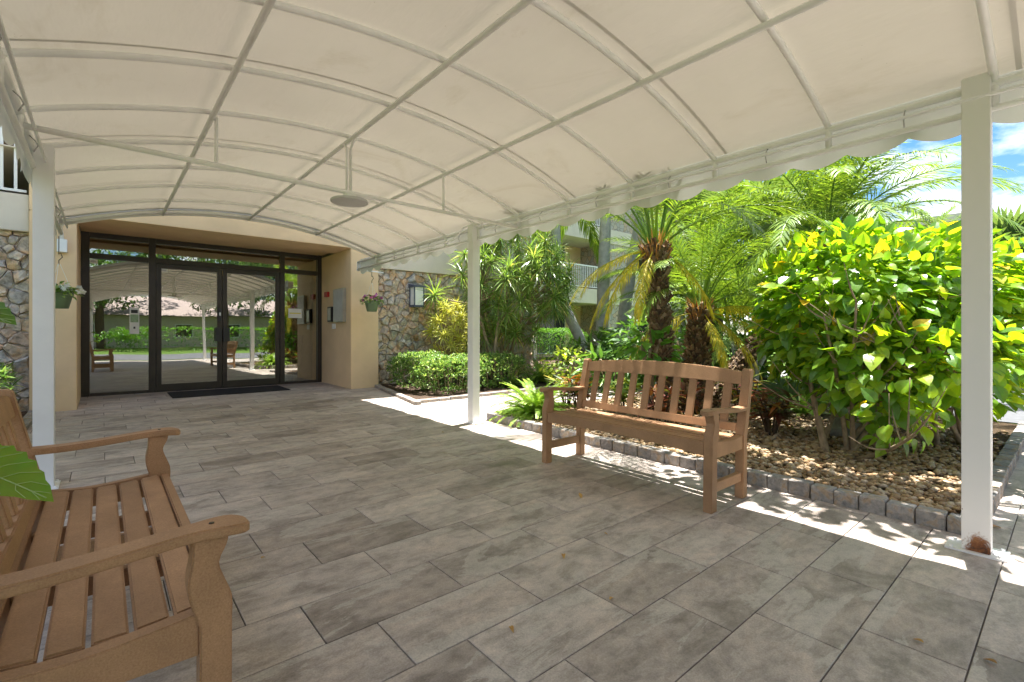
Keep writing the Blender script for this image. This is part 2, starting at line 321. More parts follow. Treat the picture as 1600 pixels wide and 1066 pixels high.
def ray(u, v):
    k = (u-800)/FPX; return (_fx[0]+_rx[0]*k, _fx[1]+_rx[1]*k, (522-v)/FPX)
def at_x(u, v, X): d = ray(u, v); t = X/d[0]; return (X, d[1]*t, CAM_H+d[2]*t)
def at_y(u, v, Y): d = ray(u, v); t = Y/d[1]; return (d[0]*t, Y, CAM_H+d[2]*t)
def at_d(u, v, t): d = ray(u, v); return (d[0]*t, d[1]*t, CAM_H+d[2]*t)
def at_g(u, v): d = ray(u, v); t = -CAM_H/(d[2]-SL*d[1]); return (d[0]*t, d[1]*t, CAM_H+d[2]*t)

# ------------------------------------------------------------------ ground, floor, paths, beds
def sheet(name, poly_rects, dz, mat, ystep=None):
    g = G()
    for (x0, x1, y0, y1) in poly_rects:
        ys = sorted(set([y0, y1] + [b for b in (-6.0, 10.5) if y0 < b < y1]))
        for a, b in zip(ys, ys[1:]):
            g.add([(x0, a, gz(a)+dz), (x1, a, gz(a)+dz), (x1, b, gz(b)+dz), (x0, b, gz(b)+dz)], [(0, 1, 2, 3)])
    return put(name, g, mat)
tag(sheet('ground', [(-400, 400, -400, 400)], -.035, M['lawn']), kind='structure')
tag(sheet('road', [(-60, 60, -15, -7.2)], -.020, M['asphalt']), kind='structure')
tag(sheet('driveway', [(8.9, 16.5, -7.2, 2.2)], -.024, M['asphalt']), kind='structure')
tag(sheet('path', [(8.25, 20, 4.9, 6.1)], -.018, M['concrete']), kind='structure')

FL = [(-.62, 3.62, -6, 4.75), (-.62, 4.10, 4.75, 8.74), (-.263, 3.516, 8.74, 10.33), (4.10, 8.25, 4.75, 6.50), (3.62, 8.25, -6, .35)]
floor = tag(sheet('floor', FL, -.004, M['grout']), kind='structure')
TY0, TP, TLX = .2315, .2985, .590
offs = [.41, .205, .015]
tiles = []
for ri, (x0, x1, y0, y1) in enumerate(FL):
    j = math.floor((y0-TY0)/TP)
    while TY0+j*TP < y1-1e-4:
        a, b = max(y0, TY0+j*TP), min(y1, TY0+(j+1)*TP)
        if b-a > .02:
            i = math.floor((x0-offs[j % 3])/TLX)
            while offs[j % 3]+i*TLX < x1-1e-4:
                c, d = max(x0, offs[j % 3]+i*TLX), min(x1, offs[j % 3]+(i+1)*TLX)
                if d-c > .02: tiles.append((c, d, a, b))
                i += 1
        j += 1
_tm = {}
def tile_mesh(w, h):
    key = (round(w, 3), round(h, 3))
    if key not in _tm:
        g = G(); w2, h2, e = w/2-.0025, h/2-.0025, .0016
        g.add([(-w2,-h2,-.0035),(w2,-h2,-.0035),(w2,h2,-.0035),(-w2,h2,-.0035),(-w2,-h2,.003),(w2,-h2,.003),(w2,h2,.003),(-w2,h2,.003),
               (-w2+e,-h2+e,.0042),(w2-e,-h2+e,.0042),(w2-e,h2-e,.0042),(-w2+e,h2-e,.0042)],
              [(0,1,5,4),(1,2,6,5),(2,3,7,6),(3,0,4,7),(4,5,9,8),(5,6,10,9),(6,7,11,10),(7,4,8,11),(8,9,10,11)])
        _tm[key] = g.mesh('tile', False, [M['tile']])
    return _tm[key]
def tile_vis(t):
    p = cam_uv((t[0]+t[1])/2, (t[2]+t[3])/2, gz(t[2]))
    if p is None or p[0] < -140 or p[0] > 1740 or p[1] > 1250: return 0
    return (t[1]-t[0])*(t[3]-t[2])/p[2]**3
tiles.sort(key=tile_vis, reverse=True)
far = G()
for k, (c, d, a, b) in enumerate(tiles):
    x, y = (c+d)/2, (a+b)/2; dzr = random.uniform(-.0006, .0006)
    if k < 300: link('tile', tile_mesh(d-c, b-a), floor, loc=(x, y, gz(y)+dzr), rot=(SL if -6 < y < 10.5 else 0, 0, 0))
    else:
        w2, h2 = (d-c)/2-.0025, (b-a)/2-.0025
        far.add([(x-w2, y-h2, gz(y-h2)+.003), (x+w2, y-h2, gz(y-h2)+.003), (x+w2, y+h2, gz(y+h2)+.003), (x-w2, y+h2, gz(y+h2)+.003)], [(0, 1, 2, 3)])
tag(put('tile_field', far, M['tile'], floor), kind='stuff')

def bed(name, poly, dz, mat, res=.25, amp=.025):
    """soil filling a polygon, gently uneven"""
    bm = bmesh.new(); vs_ = [bm.verts.new((x, y, 0)) for x, y in poly]; bm.faces.new(vs_)
    xs = [p[0] for p in poly]; ys = [p[1] for p in poly]
    for ax, lo, hi in ((0, min(xs), max(xs)), (1, min(ys), max(ys))):
        c = lo+res
        while c < hi:
            bmesh.ops.bisect_plane(bm, geom=bm.verts[:]+bm.edges[:]+bm.faces[:], plane_co=(c, 0, 0) if ax == 0 else (0, c, 0), plane_no=(1, 0, 0) if ax == 0 else (0, 1, 0)); c += res
    for v in bm.verts: v.co.z = gz(v.co.y)+dz+random.uniform(-amp, amp)*.6
    me = bpy.data.meshes.new(name); bm.to_mesh(me); bm.free(); me.materials.append(mat)
    me.polygons.foreach_set('use_smooth', [True]*len(me.polygons))
    return link(name, me)
tag(bed('gravel_bed', [(3.66, .39), (8.2, .39), (8.2, 4.71), (3.66, 4.71)], .055, M['bedbase']), kind='structure')
tag(bed('mulch_bed', [(4.06, 8.95), (3.60, 6.52), (8.25, 6.60), (13, 6.8), (13, 13.4), (8.2, 13.4), (8.2, 8.95)], .035, M['soil']), kind='structure')
tag(bed('side_bed', [(-4.5, -5), (-.70, -5), (-.70, 8.74), (-4.5, 8.74)], .03, M['soil']), kind='structure')

def block_mesh(w, t, h):
    g = G(); g.box(-w/2+.003, w/2-.003, -t/2, t/2, -.03, h); me = g.mesh('block')
    bm = bmesh.new(); bm.from_mesh(me); bmesh.ops.bevel(bm, geom=[e for e in bm.edges if max(v.co.z for v in e.verts) > 0], offset=.006, segments=1, affect='EDGES'); bm.to_mesh(me); bm.free()
    me.materials.append(M['curb']); return me
_bm = [block_mesh(.137, .10, .098), block_mesh(.137, .10, .094), block_mesh(.06, .10, .096), block_mesh(.205, .10, .055)]
def edging(label, path, kind=0, step=.137):
    root = thing('bed_edging', label, 'edging', (path[0][0], path[0][1], gz(path[0][1])))
    for (a, b) in zip(path, path[1:]):
        a, b = Vector(a), Vector(b); ln = (b-a).length; d = (b-a)/ln; s = 0; ang = math.atan2(d.y, d.x)
        while s < ln-.03:
            me = _bm[kind] if kind else (_bm[2] if random.random() < .04 else _bm[random.randint(0, 1)])
            w = .06 if me is _bm[2] else step
            p = a+d*(s+w/2)
            link('paver_block', me, root, loc=(p.x-path[0][0]+random.uniform(-.004, .004), p.y-path[0][1]+random.uniform(-.004, .004), gz(p.y)-gz(path[0][1])+random.uniform(-.004, .003)), rot=(0, 0, ang+random.uniform(-.02, .02)))
            s += w
    return root
edging('row of grey square concrete pavers edging the gravel bed behind the bench', [(3.66, 4.72), (3.66, .38), (8.2, .38)])
edging('short end row of grey pavers closing the gravel bed beside the fern', [(3.72, 4.72), (8.2, 4.72)])
edging('low grey paver edging around the rounded hedge by the stone wall', [(4.02, 8.72), (3.58, 6.46), (8.2, 6.56)], 3, .205)
edging('low paver edging in front of the leafy hedge behind the left post', [(-.665, 8.70), (-.665, 5.2)], 3, .205)
edging('low paver edging behind the bench with the scrolled near arm', [(-.665, 5.19), (-.665, -2.0)], 3, .205)

# gravel: thousands of river pebbles
def pebbles(n, sampler, zf, smin, smax):
    bm = bmesh.new(); bmesh.ops.create_icosphere(bm, subdivisions=1, radius=1); bv = np.array([v.co[:] for v in bm.verts]); bf = np.array([[v.index for v in f.verts] for f in bm.faces]); bm.free()
    nv = len(bv); V = np.empty((n*nv, 3)); F = np.empty((n*len(bf), 3), int)
    for i in range(n):
        x, y = sampler(); s = random.uniform(smin, smax); a = random.uniform(0, 6.283); ca, sa = math.cos(a), math.sin(a)
        p = bv*(1+rng.uniform(-.18, .18, (nv, 1)))*[s, s*random.uniform(.6, .9), s*random.uniform(.4, .65)]
        t = random.uniform(-.4, .4); p = p@np.array([[1, 0, 0], [0, math.cos(t), math.sin(t)], [0, -math.sin(t), math.cos(t)]])
        q = np.empty_like(p); q[:, 0] = p[:, 0]*ca-p[:, 1]*sa+x; q[:, 1] = p[:, 0]*sa+p[:, 1]*ca+y; q[:, 2] = p[:, 2]+zf(x, y)
        V[i*nv:(i+1)*nv] = q; F[i*len(bf):(i+1)*len(bf)] = bf+i*nv
    me = bpy.data.meshes.new('gravel'); me.vertices.add(len(V)); me.vertices.foreach_set('co', V.ravel())
    me.loops.add(F.size); me.loops.foreach_set('vertex_index', F.ravel()); me.polygons.add(len(F)); me.polygons.foreach_set('loop_start', np.arange(0, F.size, 3))
    me.polygons.foreach_set('use_smooth', np.ones(len(F), bool)); me.update(calc_edges=True); me.validate(); me.materials.append(M['pebble']); return me
def smp():
    x = 3.73+abs(random.gauss(0, 1.35)); x = x if x < 8.1 else random.uniform(3.73, 6); return x, random.uniform(.45, 4.65)
tag(link('gravel', pebbles(12500, smp, lambda x, y: gz(y)+.068+random.uniform(-.010, .018), .011, .035)), 'tan and cream river pebbles covering the planting bed', 'gravel', kind='stuff')

# ------------------------------------------------------------------ entrance canopy
XL, XR, XM = -.36, 3.43, 1.535; EZ, AZ = 2.40, 2.755
_a = (XR-XL)/2; _h = AZ-EZ; _Rr = (_a*_a+_h*_h)/(2*_h)
def arc(x): return EZ+math.sqrt(max(0, _Rr*_Rr-(x-XM)**2))-(_Rr-_h)
can = thing('entrance_canopy', 'long arched cream canvas canopy on white posts over the tiled walkway', 'canopy', (XM, 1.3, 0))
def cput(name, g, mat, smooth=False, **kw):
    o = put(name, g, mat, can, smooth, **kw); o.location = Vector(o.location)-can.location; return o
ribY = [.267+.7283*k for k in range(-7, 10)]+[7.47]
YB, YE = ribY[0], 7.50
g = G(); nx, ys = 28, []
for a, b in zip(ribY, ribY[1:]): ys += [a+(b-a)*k/6 for k in range(6)]
ys.append(YE); vv = []; ff = []
for iy, y in enumerate(ys):
    kk = max([r for r in ribY if r <= y+1e-6] or [ribY[0]]); t = min(1, max(0, (y-kk)/.728)); sag = -.012*math.sin(math.pi*t)
    for ix in range(nx+1):
        x = XL-.035+(XR-XL+.07)*ix/nx; e = min(1, min(ix, nx-ix)/4)
        ph = math.sin(math.pi*((x-XL)/(XR-XL)*4 % 1))
        vv.append((x, y, arc(min(max(x, XL), XR))+.032+sag*e*(.4+.6*ph)))
for iy in range(len(ys)-1):
    for ix in range(nx):
        q = iy*(nx+1)+ix; ff.append((q, q+1, q+nx+2, q+nx+1))
g.add(vv, ff); cput('canvas_roof', g, M['canvas'], True)
for k, y in enumerate(ribY):
    g = G(); xs = [XL+(XR-XL)*i/30 for i in range(31)]
    g.tube([(XL, y, 2.262)]+[(XL, y, EZ-.03)]+[(x, y, arc(x)) for x in xs]+[(XR, y, EZ-.03)]+[(XR, y, 2.262)], .0185, 8); cput('rib', g, M['frame'], True)
    if k % 2 == 1 and y < 7:      # sewn double seam beside every second rib
        g = G(); w = .022
        for a, b in zip(xs, xs[1:]): g.add([(a, y-.075-w, arc(a)+.020), (b, y-.075-w, arc(b)+.020), (b, y-.075, arc(b)+.020), (a, y-.075, arc(a)+.020)], [(0, 1, 2, 3)])
        cput('seam', g, M['valance'])
for x in (.583, 1.555, 2.48):
    g = G(); g.tube([(x, YB, arc(x)-.034), (x, YE, arc(x)-.034)], .0185, 8); cput('purlin', g, M['frame'], True)
for sx, X in ((1, XR), (-1, XL)):
    for z, r in ((EZ-.015, .02), (2.262, .017)):
        g = G(); g.tube([(X, YB, z), (X, 8.2 if sx > 0 else 7.5, z)], r, 8); cput('eave_rail', g, M['frame'], True)
    # fascia and scalloped valance
    g = G(); y = YB; ye = 8.2 if sx > 0 else 7.52; cols = []; i = 0; xo = X+sx*.036
    while y < ye:
        ph = (y/.305) % 1; lo = 2.222-.052*math.sin(math.pi*ph)**.8; w = .006*math.sin(y*7.3)+.004*math.sin(y*17)
        cols.append((y, lo, w)); y += .02
    vv = []; ff = []
    for (y, lo, w) in cols: vv += [(xo, y, EZ+.035), (xo, y, 2.30), (xo+w*sx*.5, y, 2.255), (xo+w*sx*1.5, y, lo)]
    for i in range(len(cols)-1):
        for k in range(3): ff.append((4*i+k, 4*i+4+k, 4*i+5+k, 4*i+1+k))
    g.add(vv, ff); cput('valance', g, M['valance'], True)
    g = G(); xi = X-sx*.062
    pts = [(xi, YB+.2, 2.315)]
    if sx > 0: pts += [(xi, 4.35, 2.315), (xi, 4.44, 2.325), (xi, 4.5, 2.40), (xi, 4.62, 2.425), (xi, 4.86, 2.425), (xi, 4.98, 2.35), (xi, 5.1, 2.305), (xi, 7.3, 2.30)]
    else: pts += [(xi, 7.3, 2.305)]
    g.tube(pts, .009, 6); cput('conduit', g, M['white'], True)
    for y in [.62+.73*q for q in range(-3, 9)]:
        g = G(); g.tube([(X, y, 2.38), (X-sx*.035, y, 2.345), (X-sx*.05, y, 2.315), (X-sx*.03, y, 2.27)], .004, 5); cput('hook', g, M['steel'], True)
# tie with its struts
TYy = 3.915
g = G(); g.tube([(XL, TYy, 2.315), (XR, TYy, 2.272)], .0185, 8); cput('tie_rod', g, M['frame'], True)
for x, two in ((.609, 0), (1.557, 1), (2.478, 0)):
    zt = 2.315-.043*(x-XL)/(XR-XL)
    for o_ in ((-.016, .016) if two else (0,)):
        g = G(); pts = [(x+o_, TYy, zt), (x+o_, TYy, arc(x)-.10 if two else arc(x)-.03)]
        if two: pts += [(x+o_, TYy+(.05 if o_ < 0 else -.05), arc(x)-.055), (x+o_, TYy+(.09 if o_ < 0 else -.09), arc(x)-.04)]
        g.tube(pts, .012, 8); cput('strut', g, M['frame'], True)
for (x, y, m) in ((3.417, .33, 'rustpost'), (3.40, 4.70, 'white'), (-.308, 4.648, 'white'), (-.308, .30, 'white'), (3.41, -4.05, 'white'), (-.308, -4.05, 'white')):
    g = G(); w = .0535; g.box(-w, w, -w, w, 0, 2.43-gz(y)); po = put('post', g, M[m], can, bevel=.004, loc=Vector((x, y, gz(y)))-can.location)
    g = G(); g.box(-.078, .078, -.115, .115, 0.004, .014)
    for bx, by in ((-.062, -.09), (.062, -.09), (-.062, .09), (.062, .09)): g.tube([(bx, by, .014), (bx, by, .026)], .009, 6)
    put('base_plate', g, M['white'], po)
# end lacing
g = G(); pts = []
for i in range(61):
    x = XL+.02+(XR-XL-.04)*i/60; pts.append((x, 7.49+(.05 if i % 2 else .0), arc(x)+(-.03 if i % 2 else .02)))
g.tube(pts, .005, 5); cput('lacing_cord', g, M['white'], True)
g = G(); xs = [XL+(XR-XL)*i/30 for i in range(31)]; g.tube([(x, 7.53, arc(x)-.015) for x in xs], .016, 8); cput('end_bow', g, M['white'], True)
g = G(); xs = [XL+(XR-XL)*i/30 for i in range(31)]
for a, b in zip(xs, xs[1:]): g.add([(a, 7.515, arc(a)-.05), (b, 7.515, arc(b)-.05), (b, 7.515, arc(b)+.035), (a, 7.515, arc(a)+.035)], [(0, 1, 2, 3)])
cput('end_flap', g, M['valance'])
g = G(); g.box(3.44, 3.56, 8.16, 8.30, 2.235, 2.40); cput('end_cap', g, M['white'], bevel=.01)

# round light under the tie
lr = thing('ceiling_light', 'flat round grey disc light under the canopy tie rod', 'light', (1.557, 3.90, 2.205))
g = G(); N = 40
g.add([(.15*math.cos(2*math.pi*i/N), .15*math.sin(2*math.pi*i/N), z) for z in (0, .022) for i in range(N)], [tuple(range(N-1, -1, -1)), tuple(range(N, 2*N))]+[(i, (i+1) % N, N+(i+1) % N, N+i) for i in range(N)])
put('diffuser', g, M['dial'], lr, bevel=.005)
g = G(); g.tube([(0, 0, .022), (0, 0, .07)], .05, 16); put('mount', g, M['frame'], lr)

# ------------------------------------------------------------------ entrance building
YW, YD, XA, XB = 8.74, 10.35, -.263, 3.516
bld = thing('entrance_building', 'tan stucco building with glass double doors in a recess and stone walls', 'building', (1.6, 8.74, .09))
def bput(name, g, mat, smooth=False, parent=None, **kw):
    o = put(name, g, mat, parent or bld, smooth, **kw)
    if parent is None: o.location = Vector(o.location)-bld.location
    return o
g = G(); g.box(-.72, XA, YW, 10.9, .0, 2.72); bput('pillar', g, M['stucco'], bevel=.008)
g = G(); g.box(XB, 4.06, YW, 10.9, .0, 2.72); bput('pillar', g, M['stucco'], bevel=.008)
g = G(); g.box(-.72, 4.06, YW-.002, YW+.86, 2.7205, 3.5); bput('header', g, M['stucco'], bevel=.006)
g = G(); g.box(XA+.001, XB-.001, YW+.862, YD+.3, 2.765, 3.0); bput('soffit', g, M['stucco'])
# slab edge beams either side, upper balcony and roof
g = G(); g.box(-9, -.722, 8.80, 9.5, 2.445, 2.92); bput('beam', g, M['cream'], bevel=.006)
g = G(); g.box(4.062, 8.3, 8.84, 9.5, 2.41, 2.92); bput('beam', g, M['cream'], bevel=.006)
g = G(); g.box(-9, 8.3, 8.80, 18.5, 3.505, 3.52); g.box(-9, 8.3, 9.51, 18.5, 2.93, 3.0); bput('floor_slab', g, M['cream'])
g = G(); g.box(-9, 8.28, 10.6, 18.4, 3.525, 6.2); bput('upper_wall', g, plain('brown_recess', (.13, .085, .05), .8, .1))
g = G(); g.box(-9.3, 5.2, 7.50, 8.70, 6.21, 6.45); g.box(-9.3, 8.5, 8.70, 18.8, 6.21, 6.45); bput('roof', g, M['cream'])
for x0, x1 in ((-8.8, -.75), (4.1, 8.2)):
    g = G(); g.box(x0, x1, 8.84, 8.88, 2.955, 2.985); g.box(x0, x1, 8.83, 8.89, 3.93, 3.98); x = x0+.06
    while x < x1: g.box(x, x+.03, 8.845, 8.875, 2.986, 3.929); x += .125
    x = x0
    while x < x1: g.box(x, x+.075, 8.82, 8.895, 2.921, 4.02); x += 1.52
    bput('railing', g, M['white'])
# stone walls
def clip(poly, nx_, ny_, c):
    out = []
    for i in range(len(poly)):
        p, q = poly[i], poly[(i+1) % len(poly)]; a = p[0]*nx_+p[1]*ny_-c; b = q[0]*nx_+q[1]*ny_-c
        if a <= 0: out.append(p)
        if a*b < 0: t = a/(a-b); out.append((p[0]+(q[0]-p[0])*t, p[1]+(q[1]-p[1])*t))
    return out
def stone_wall(x0, x1, z0, z1, yf, yb, size):
    g = G(); g.box(x0, x1, yf, yb, z0, z1); w = bput('stone_wall', g, M['mortar'])
    pts = []; tries = 0; n = int((x1-x0)*(z1-z0)/size**2)
    while len(pts) < n and tries < n*60:
        tries += 1; p = (random.uniform(x0, x1), random.uniform(z0, z1))
        if all((p[0]-q[0])**2+(p[1]-q[1])**2 > (size*.62)**2 for q in pts): pts.append(p)
    # local squash directions give long shards lying at all angles
    wt = [random.uniform(0, .55)*size*size for _ in pts]
    for i, p in enumerate(pts):
        poly = [(x0, z0), (x1, z0), (x1, z1), (x0, z1)]
        for j, q in enumerate(pts):
            if i == j: continue
            dx, dz = q[0]-p[0], q[1]-p[1]; d2 = dx*dx+dz*dz
            if d2 > (size*4)**2: continue
            poly = clip(poly, dx, dz, (dx*(p[0]+q[0])+dz*(p[1]+q[1]))/2+(wt[i]-wt[j])/2)
            if not poly: break
        if len(poly) < 3: continue
        cx, cz = sum(q[0] for q in poly)/len(poly), sum(q[1] for q in poly)/len(poly)
        dens = []
        for u_ in range(len(poly)):
            p_, q_ = poly[u_], poly[(u_+1) % len(poly)]; dens.append(p_)
            if math.hypot(p_[0]-q_[0], p_[1]-q_[1]) > size*.35: dens.append(((p_[0]+q_[0])/2+random.uniform(-.012, .012), (p_[1]+q_[1])/2+random.uniform(-.012, .012)))
        n_ = len(dens); gg = G(); tx, tz = random.uniform(-.45, .45), random.uniform(-.45, .45); dep = random.uniform(.025, .065)
        def sh(q, s): return ((q[0]-cx)*s, (q[1]-cz)*s)
        base = [sh(q, .97) for q in dens]; mid = [sh(q, .93) for q in dens]; top = [sh(q, random.uniform(.62, .92)) for q in dens]
        vv = [(q[0], 0, q[1]) for q in base]+[(q[0], -max(.008, dep*.6+q[0]*tx+q[1]*tz+random.uniform(-.01, .008)), q[1]) for q in mid]
        vv += [(q[0], -max(.014, dep+q[0]*tx+q[1]*tz+random.uniform(-.014, .014)), q[1]) for q in top]
        gg.add(vv, [(i_, (i_+1) % n_, n_+(i_+1) % n_, n_+i_) for i_ in range(n_)]+[(n_+i_, n_+(i_+1) % n_, 2*n_+(i_+1) % n_, 2*n_+i_) for i_ in range(n_)]+[tuple(2*n_+i_ for i_ in range(n_))])
        s_ = put('stone', gg, M['stone'], w, loc=(cx, yf-.001, cz))
    return w
stone_wall(4.062, 6.6, .02, 2.409, 8.95, 9.4, .142)
stone_wall(6.601, 8.28, .02, 2.409, 8.95, 9.4, .24)
stone_wall(-2.2, -.722, .02, 2.444, 8.92, 9.4, .140)
# glazed front and doors
fr = G(); zt = 2.765; mull = [(-.263, -.155), (.605, .705), (2.70, 2.79), (3.43, 3.516)]
for a, b in mull: fr.box(a+.002, b-.002, YD-.05, YD+.06, .112, zt-.002)
for (a, b) in zip(mull, mull[1:]):
    fr.box(a[1], b[0], YD-.045, YD+.055, zt-.085, zt-.003); fr.box(a[1], b[0], YD-.045, YD+.055, 2.345, 2.43)
fr.box(-.155, .605, YD-.04, YD+.05, .112, .16); fr.box(2.79, 3.43, YD-.04, YD+.05, .112, .16)
frame = bput('glazing_frame', fr, M['bronze'], bevel=.003)
def pane(x0, x1, z0, z1, parent):
    g = G(); g.box(x0, x1, YD, YD+.006, z0, z1); return put('glass_pane', g, M['glass'], parent)
for (x0, x1, z0, z1) in ((-.155, .605, .16, 2.345), (-.155, .605, 2.43, 2.68), (.705, 2.70, 2.43, 2.68), (2.79, 3.43, .16, 2.345), (2.79, 3.43, 2.43, 2.68)): pane(x0, x1, z0, z1, frame)
for s, (x0, x1) in ((1, (.708, 1.697)), (-1, (1.705, 2.697))):
    g = G(); st = .075
    g.box(x0, x0+st, YD-.03, YD+.03, .125, 2.342); g.box(x1-st, x1, YD-.03, YD+.03, .125, 2.342)
    g.box(x0+st, x1-st, YD-.029, YD+.029, .125, .245); g.box(x0+st, x1-st, YD-.029, YD+.029, 2.262, 2.342)
    d = bput('door', g, M['bronze'], bevel=.003); pane(x0+st, x1-st, .245, 2.262, d)
    xh = x1-st/2 if s > 0 else x0+st/2
    g = G(); g.box(xh-.075 if s > 0 else xh-.03, xh+.03 if s > 0 else xh+.075, YD-.075, YD-.031, .98, 1.24); put('push_plate', g, M['darkplastic'], d, bevel=.006)
    if s > 0: g = G(); g.box(xh-.028, xh+.028, YD-.06, YD-.031, 1.36, 1.60); lk = put('lock_reader', g, M['darkplastic'], d, bevel=.006); g = G(); g.box(xh-.012, xh+.012, YD-.064, YD-.0605, 1.46, 1.52); put('reader_light', g, M['frost'], lk)
# lobby behind the glass
g = G(); g.box(-2.0, 5.2, 16.2, 16.3, .1, 3.0); g.box(-2.1, -2.0, 10.92, 16.2, .1, 3.0); g.box(5.2, 5.3, 10.92, 16.2, .1, 3.0); bput('lobby_wall', g, M['lobbywall'])
g = G(); g.box(-2.0, 5.2, 10.66, 16.2, 2.88, 2.92); bput('lobby_ceiling', g, M['lobbywall'])
g = G(); g.box(-2.0, 5.2, YD-.04, 16.2, .06, .116); bput('lobby_floor', g, M['carpet'])
for x, y, z, lab in ((1.62, 11.0, 2.80, 'warm glowing strip light just inside the transom above the glass doors'), (1.63, 14.3, 2.80, 'warm glowing strip light deep inside the lobby')):
    t = thing('lobby_light', lab, 'light', (x, y, z)); g = G(); g.box(-.22, .22, -.07, .07, 0, .05); put('lamp_tube', g, M['lamp'], t, bevel=.01); g = G(); g.box(-.24, .24, -.085, .085, .051, .079); put('housing', g, M['white'], t)
# wall fittings on the right cheek of the recess
def cheek(name, label, cat, u0, v0, u1, v1, depth, mat, extra=None):
    p, q = at_x(u0, v0, XB), at_x(u1, v1, XB); y0, y1 = sorted((p[1], q[1])); z0, z1 = sorted((p[2], q[2]))
    t = thing(name, label, cat, (XB, (y0+y1)/2, z0)); g = G(); g.box(-depth, -.001, -(y1-y0)/2, (y1-y0)/2, 0, z1-z0); b = put('case', g, mat, t, bevel=.004)
    if extra: g = G(); i = .03; g.box(-depth-.004, -depth-.0005, -(y1-y0)/2+i, (y1-y0)/2-i, i, z1-z0-i); put('face', g, extra, t)
    return t
cheek('notice_case', 'steel framed notice case on the tan recess wall', 'notice board', 526, 453, 541, 503, .07, M['steel'], plain('case_face', (.42, .42, .40), .25, .1))
cheek('intercom', 'dark steel entry intercom panel beside the notice case', 'intercom', 516, 480, 522, 503, .06, M['darkplastic'], M['steel'])
cheek('fire_alarm', 'small red fire alarm box beside the glass front', 'alarm', 510, 457, 515, 464, .05, M['red'])
cheek('wall_switch', 'small white switch plate under the intercom', 'switch', 520, 506, 525, 514, .02, M['white'])
# notices on the glass
def notice(name, label, x, z, w, h, parts):
    t = thing(name, label, 'notice', (x, YD-.004, z)); g = G(); g.box(-w/2, w/2, 0, .003, 0, h); put('sheet', g, M['paper'], t)
    for (a, b, c, d, m) in parts: g = G(); g.box(a*w-w/2, b*w-w/2, -.002, -.0005, c*h, d*h); put('print', g, M[m], t)
    return t
p = at_y(210, 522, YD); notice('paper_notice', 'tall narrow notice sheet on the left glass panel', p[0], p[2], .13, .44, [(.15, .85, .80, .93, 'darkplastic'), (.08, .92, .45, .75, 'greenprint'), (.4, .6, .2, .28, 'darkplastic')])
p = at_y(461, 497, YD); notice('paper_notice', 'white landscape notice with a yellow stripe on the right glass panel', p[0], p[2], .26, .19, [(.08, .92, .45, .56, 'yellow')])
for u, v, lab in ((146, 412, 'tiny white sticker in the top corner of the left glass panel'), (256, 426, 'tiny white sticker in the top corner of the left door')):
    p = at_y(u, v, YD); notice('sticker', lab, p[0], p[2], .11, .07, [(.2, .8, .3, .7, 'dial')])
t = thing('wall_screen', 'dark framed screen on the lobby wall behind the glass', 'screen', (3.44, 11.3, 1.35)); g = G(); g.box(-.0, .06, -.5, .5, 0, .9); put('frame', g, M['darkplastic'], t, bevel=.01); g = G(); g.box(-.006, -.001, -.45, .45, .05, .85); put('display', g, plain('display', (.16, .17, .12), .2, .2), t)
g = G(); g.box(3.50, 3.56, 10.9, 13, .12, 2.87); bput('lobby_wall', g, M['lobbywall'])
# armchair in the lobby
t = thing('lobby_chair', 'dark upholstered chair inside the lobby', 'chair', (3.05, 11.25, .117), -.6)
g = G(); g.box(-.28, .28, -.28, .28, .30, .44); put('seat', g, M['darkplastic'], t, bevel=.04)
g = G(); g.prism([(.2, .42), (.3, .42), (.38, .95), (.34, 1.0), (.28, .97)], 'x', -.27, .27); put('backrest', g, M['darkplastic'], t, bevel=.03)
for sx in (-1, 1):
    for sy in (-1, 1): g = G(); g.tube([(sx*.24, sy*.24, 0), (sx*.23, sy*.22, .31)], .018, 8); put('leg', g, M['black'], t)
# door mat
t = put('door_mat', (lambda g: (g.box(-.88, .88, -.42, .42, .006, .018), g)[1])(G()), M['black'], loc=(1.72, 9.66, gz(9.66)), rot=(SL, 0, 0), bevel=.004)
tag(t, 'black rubber mat in front of the glass double doors', 'mat')

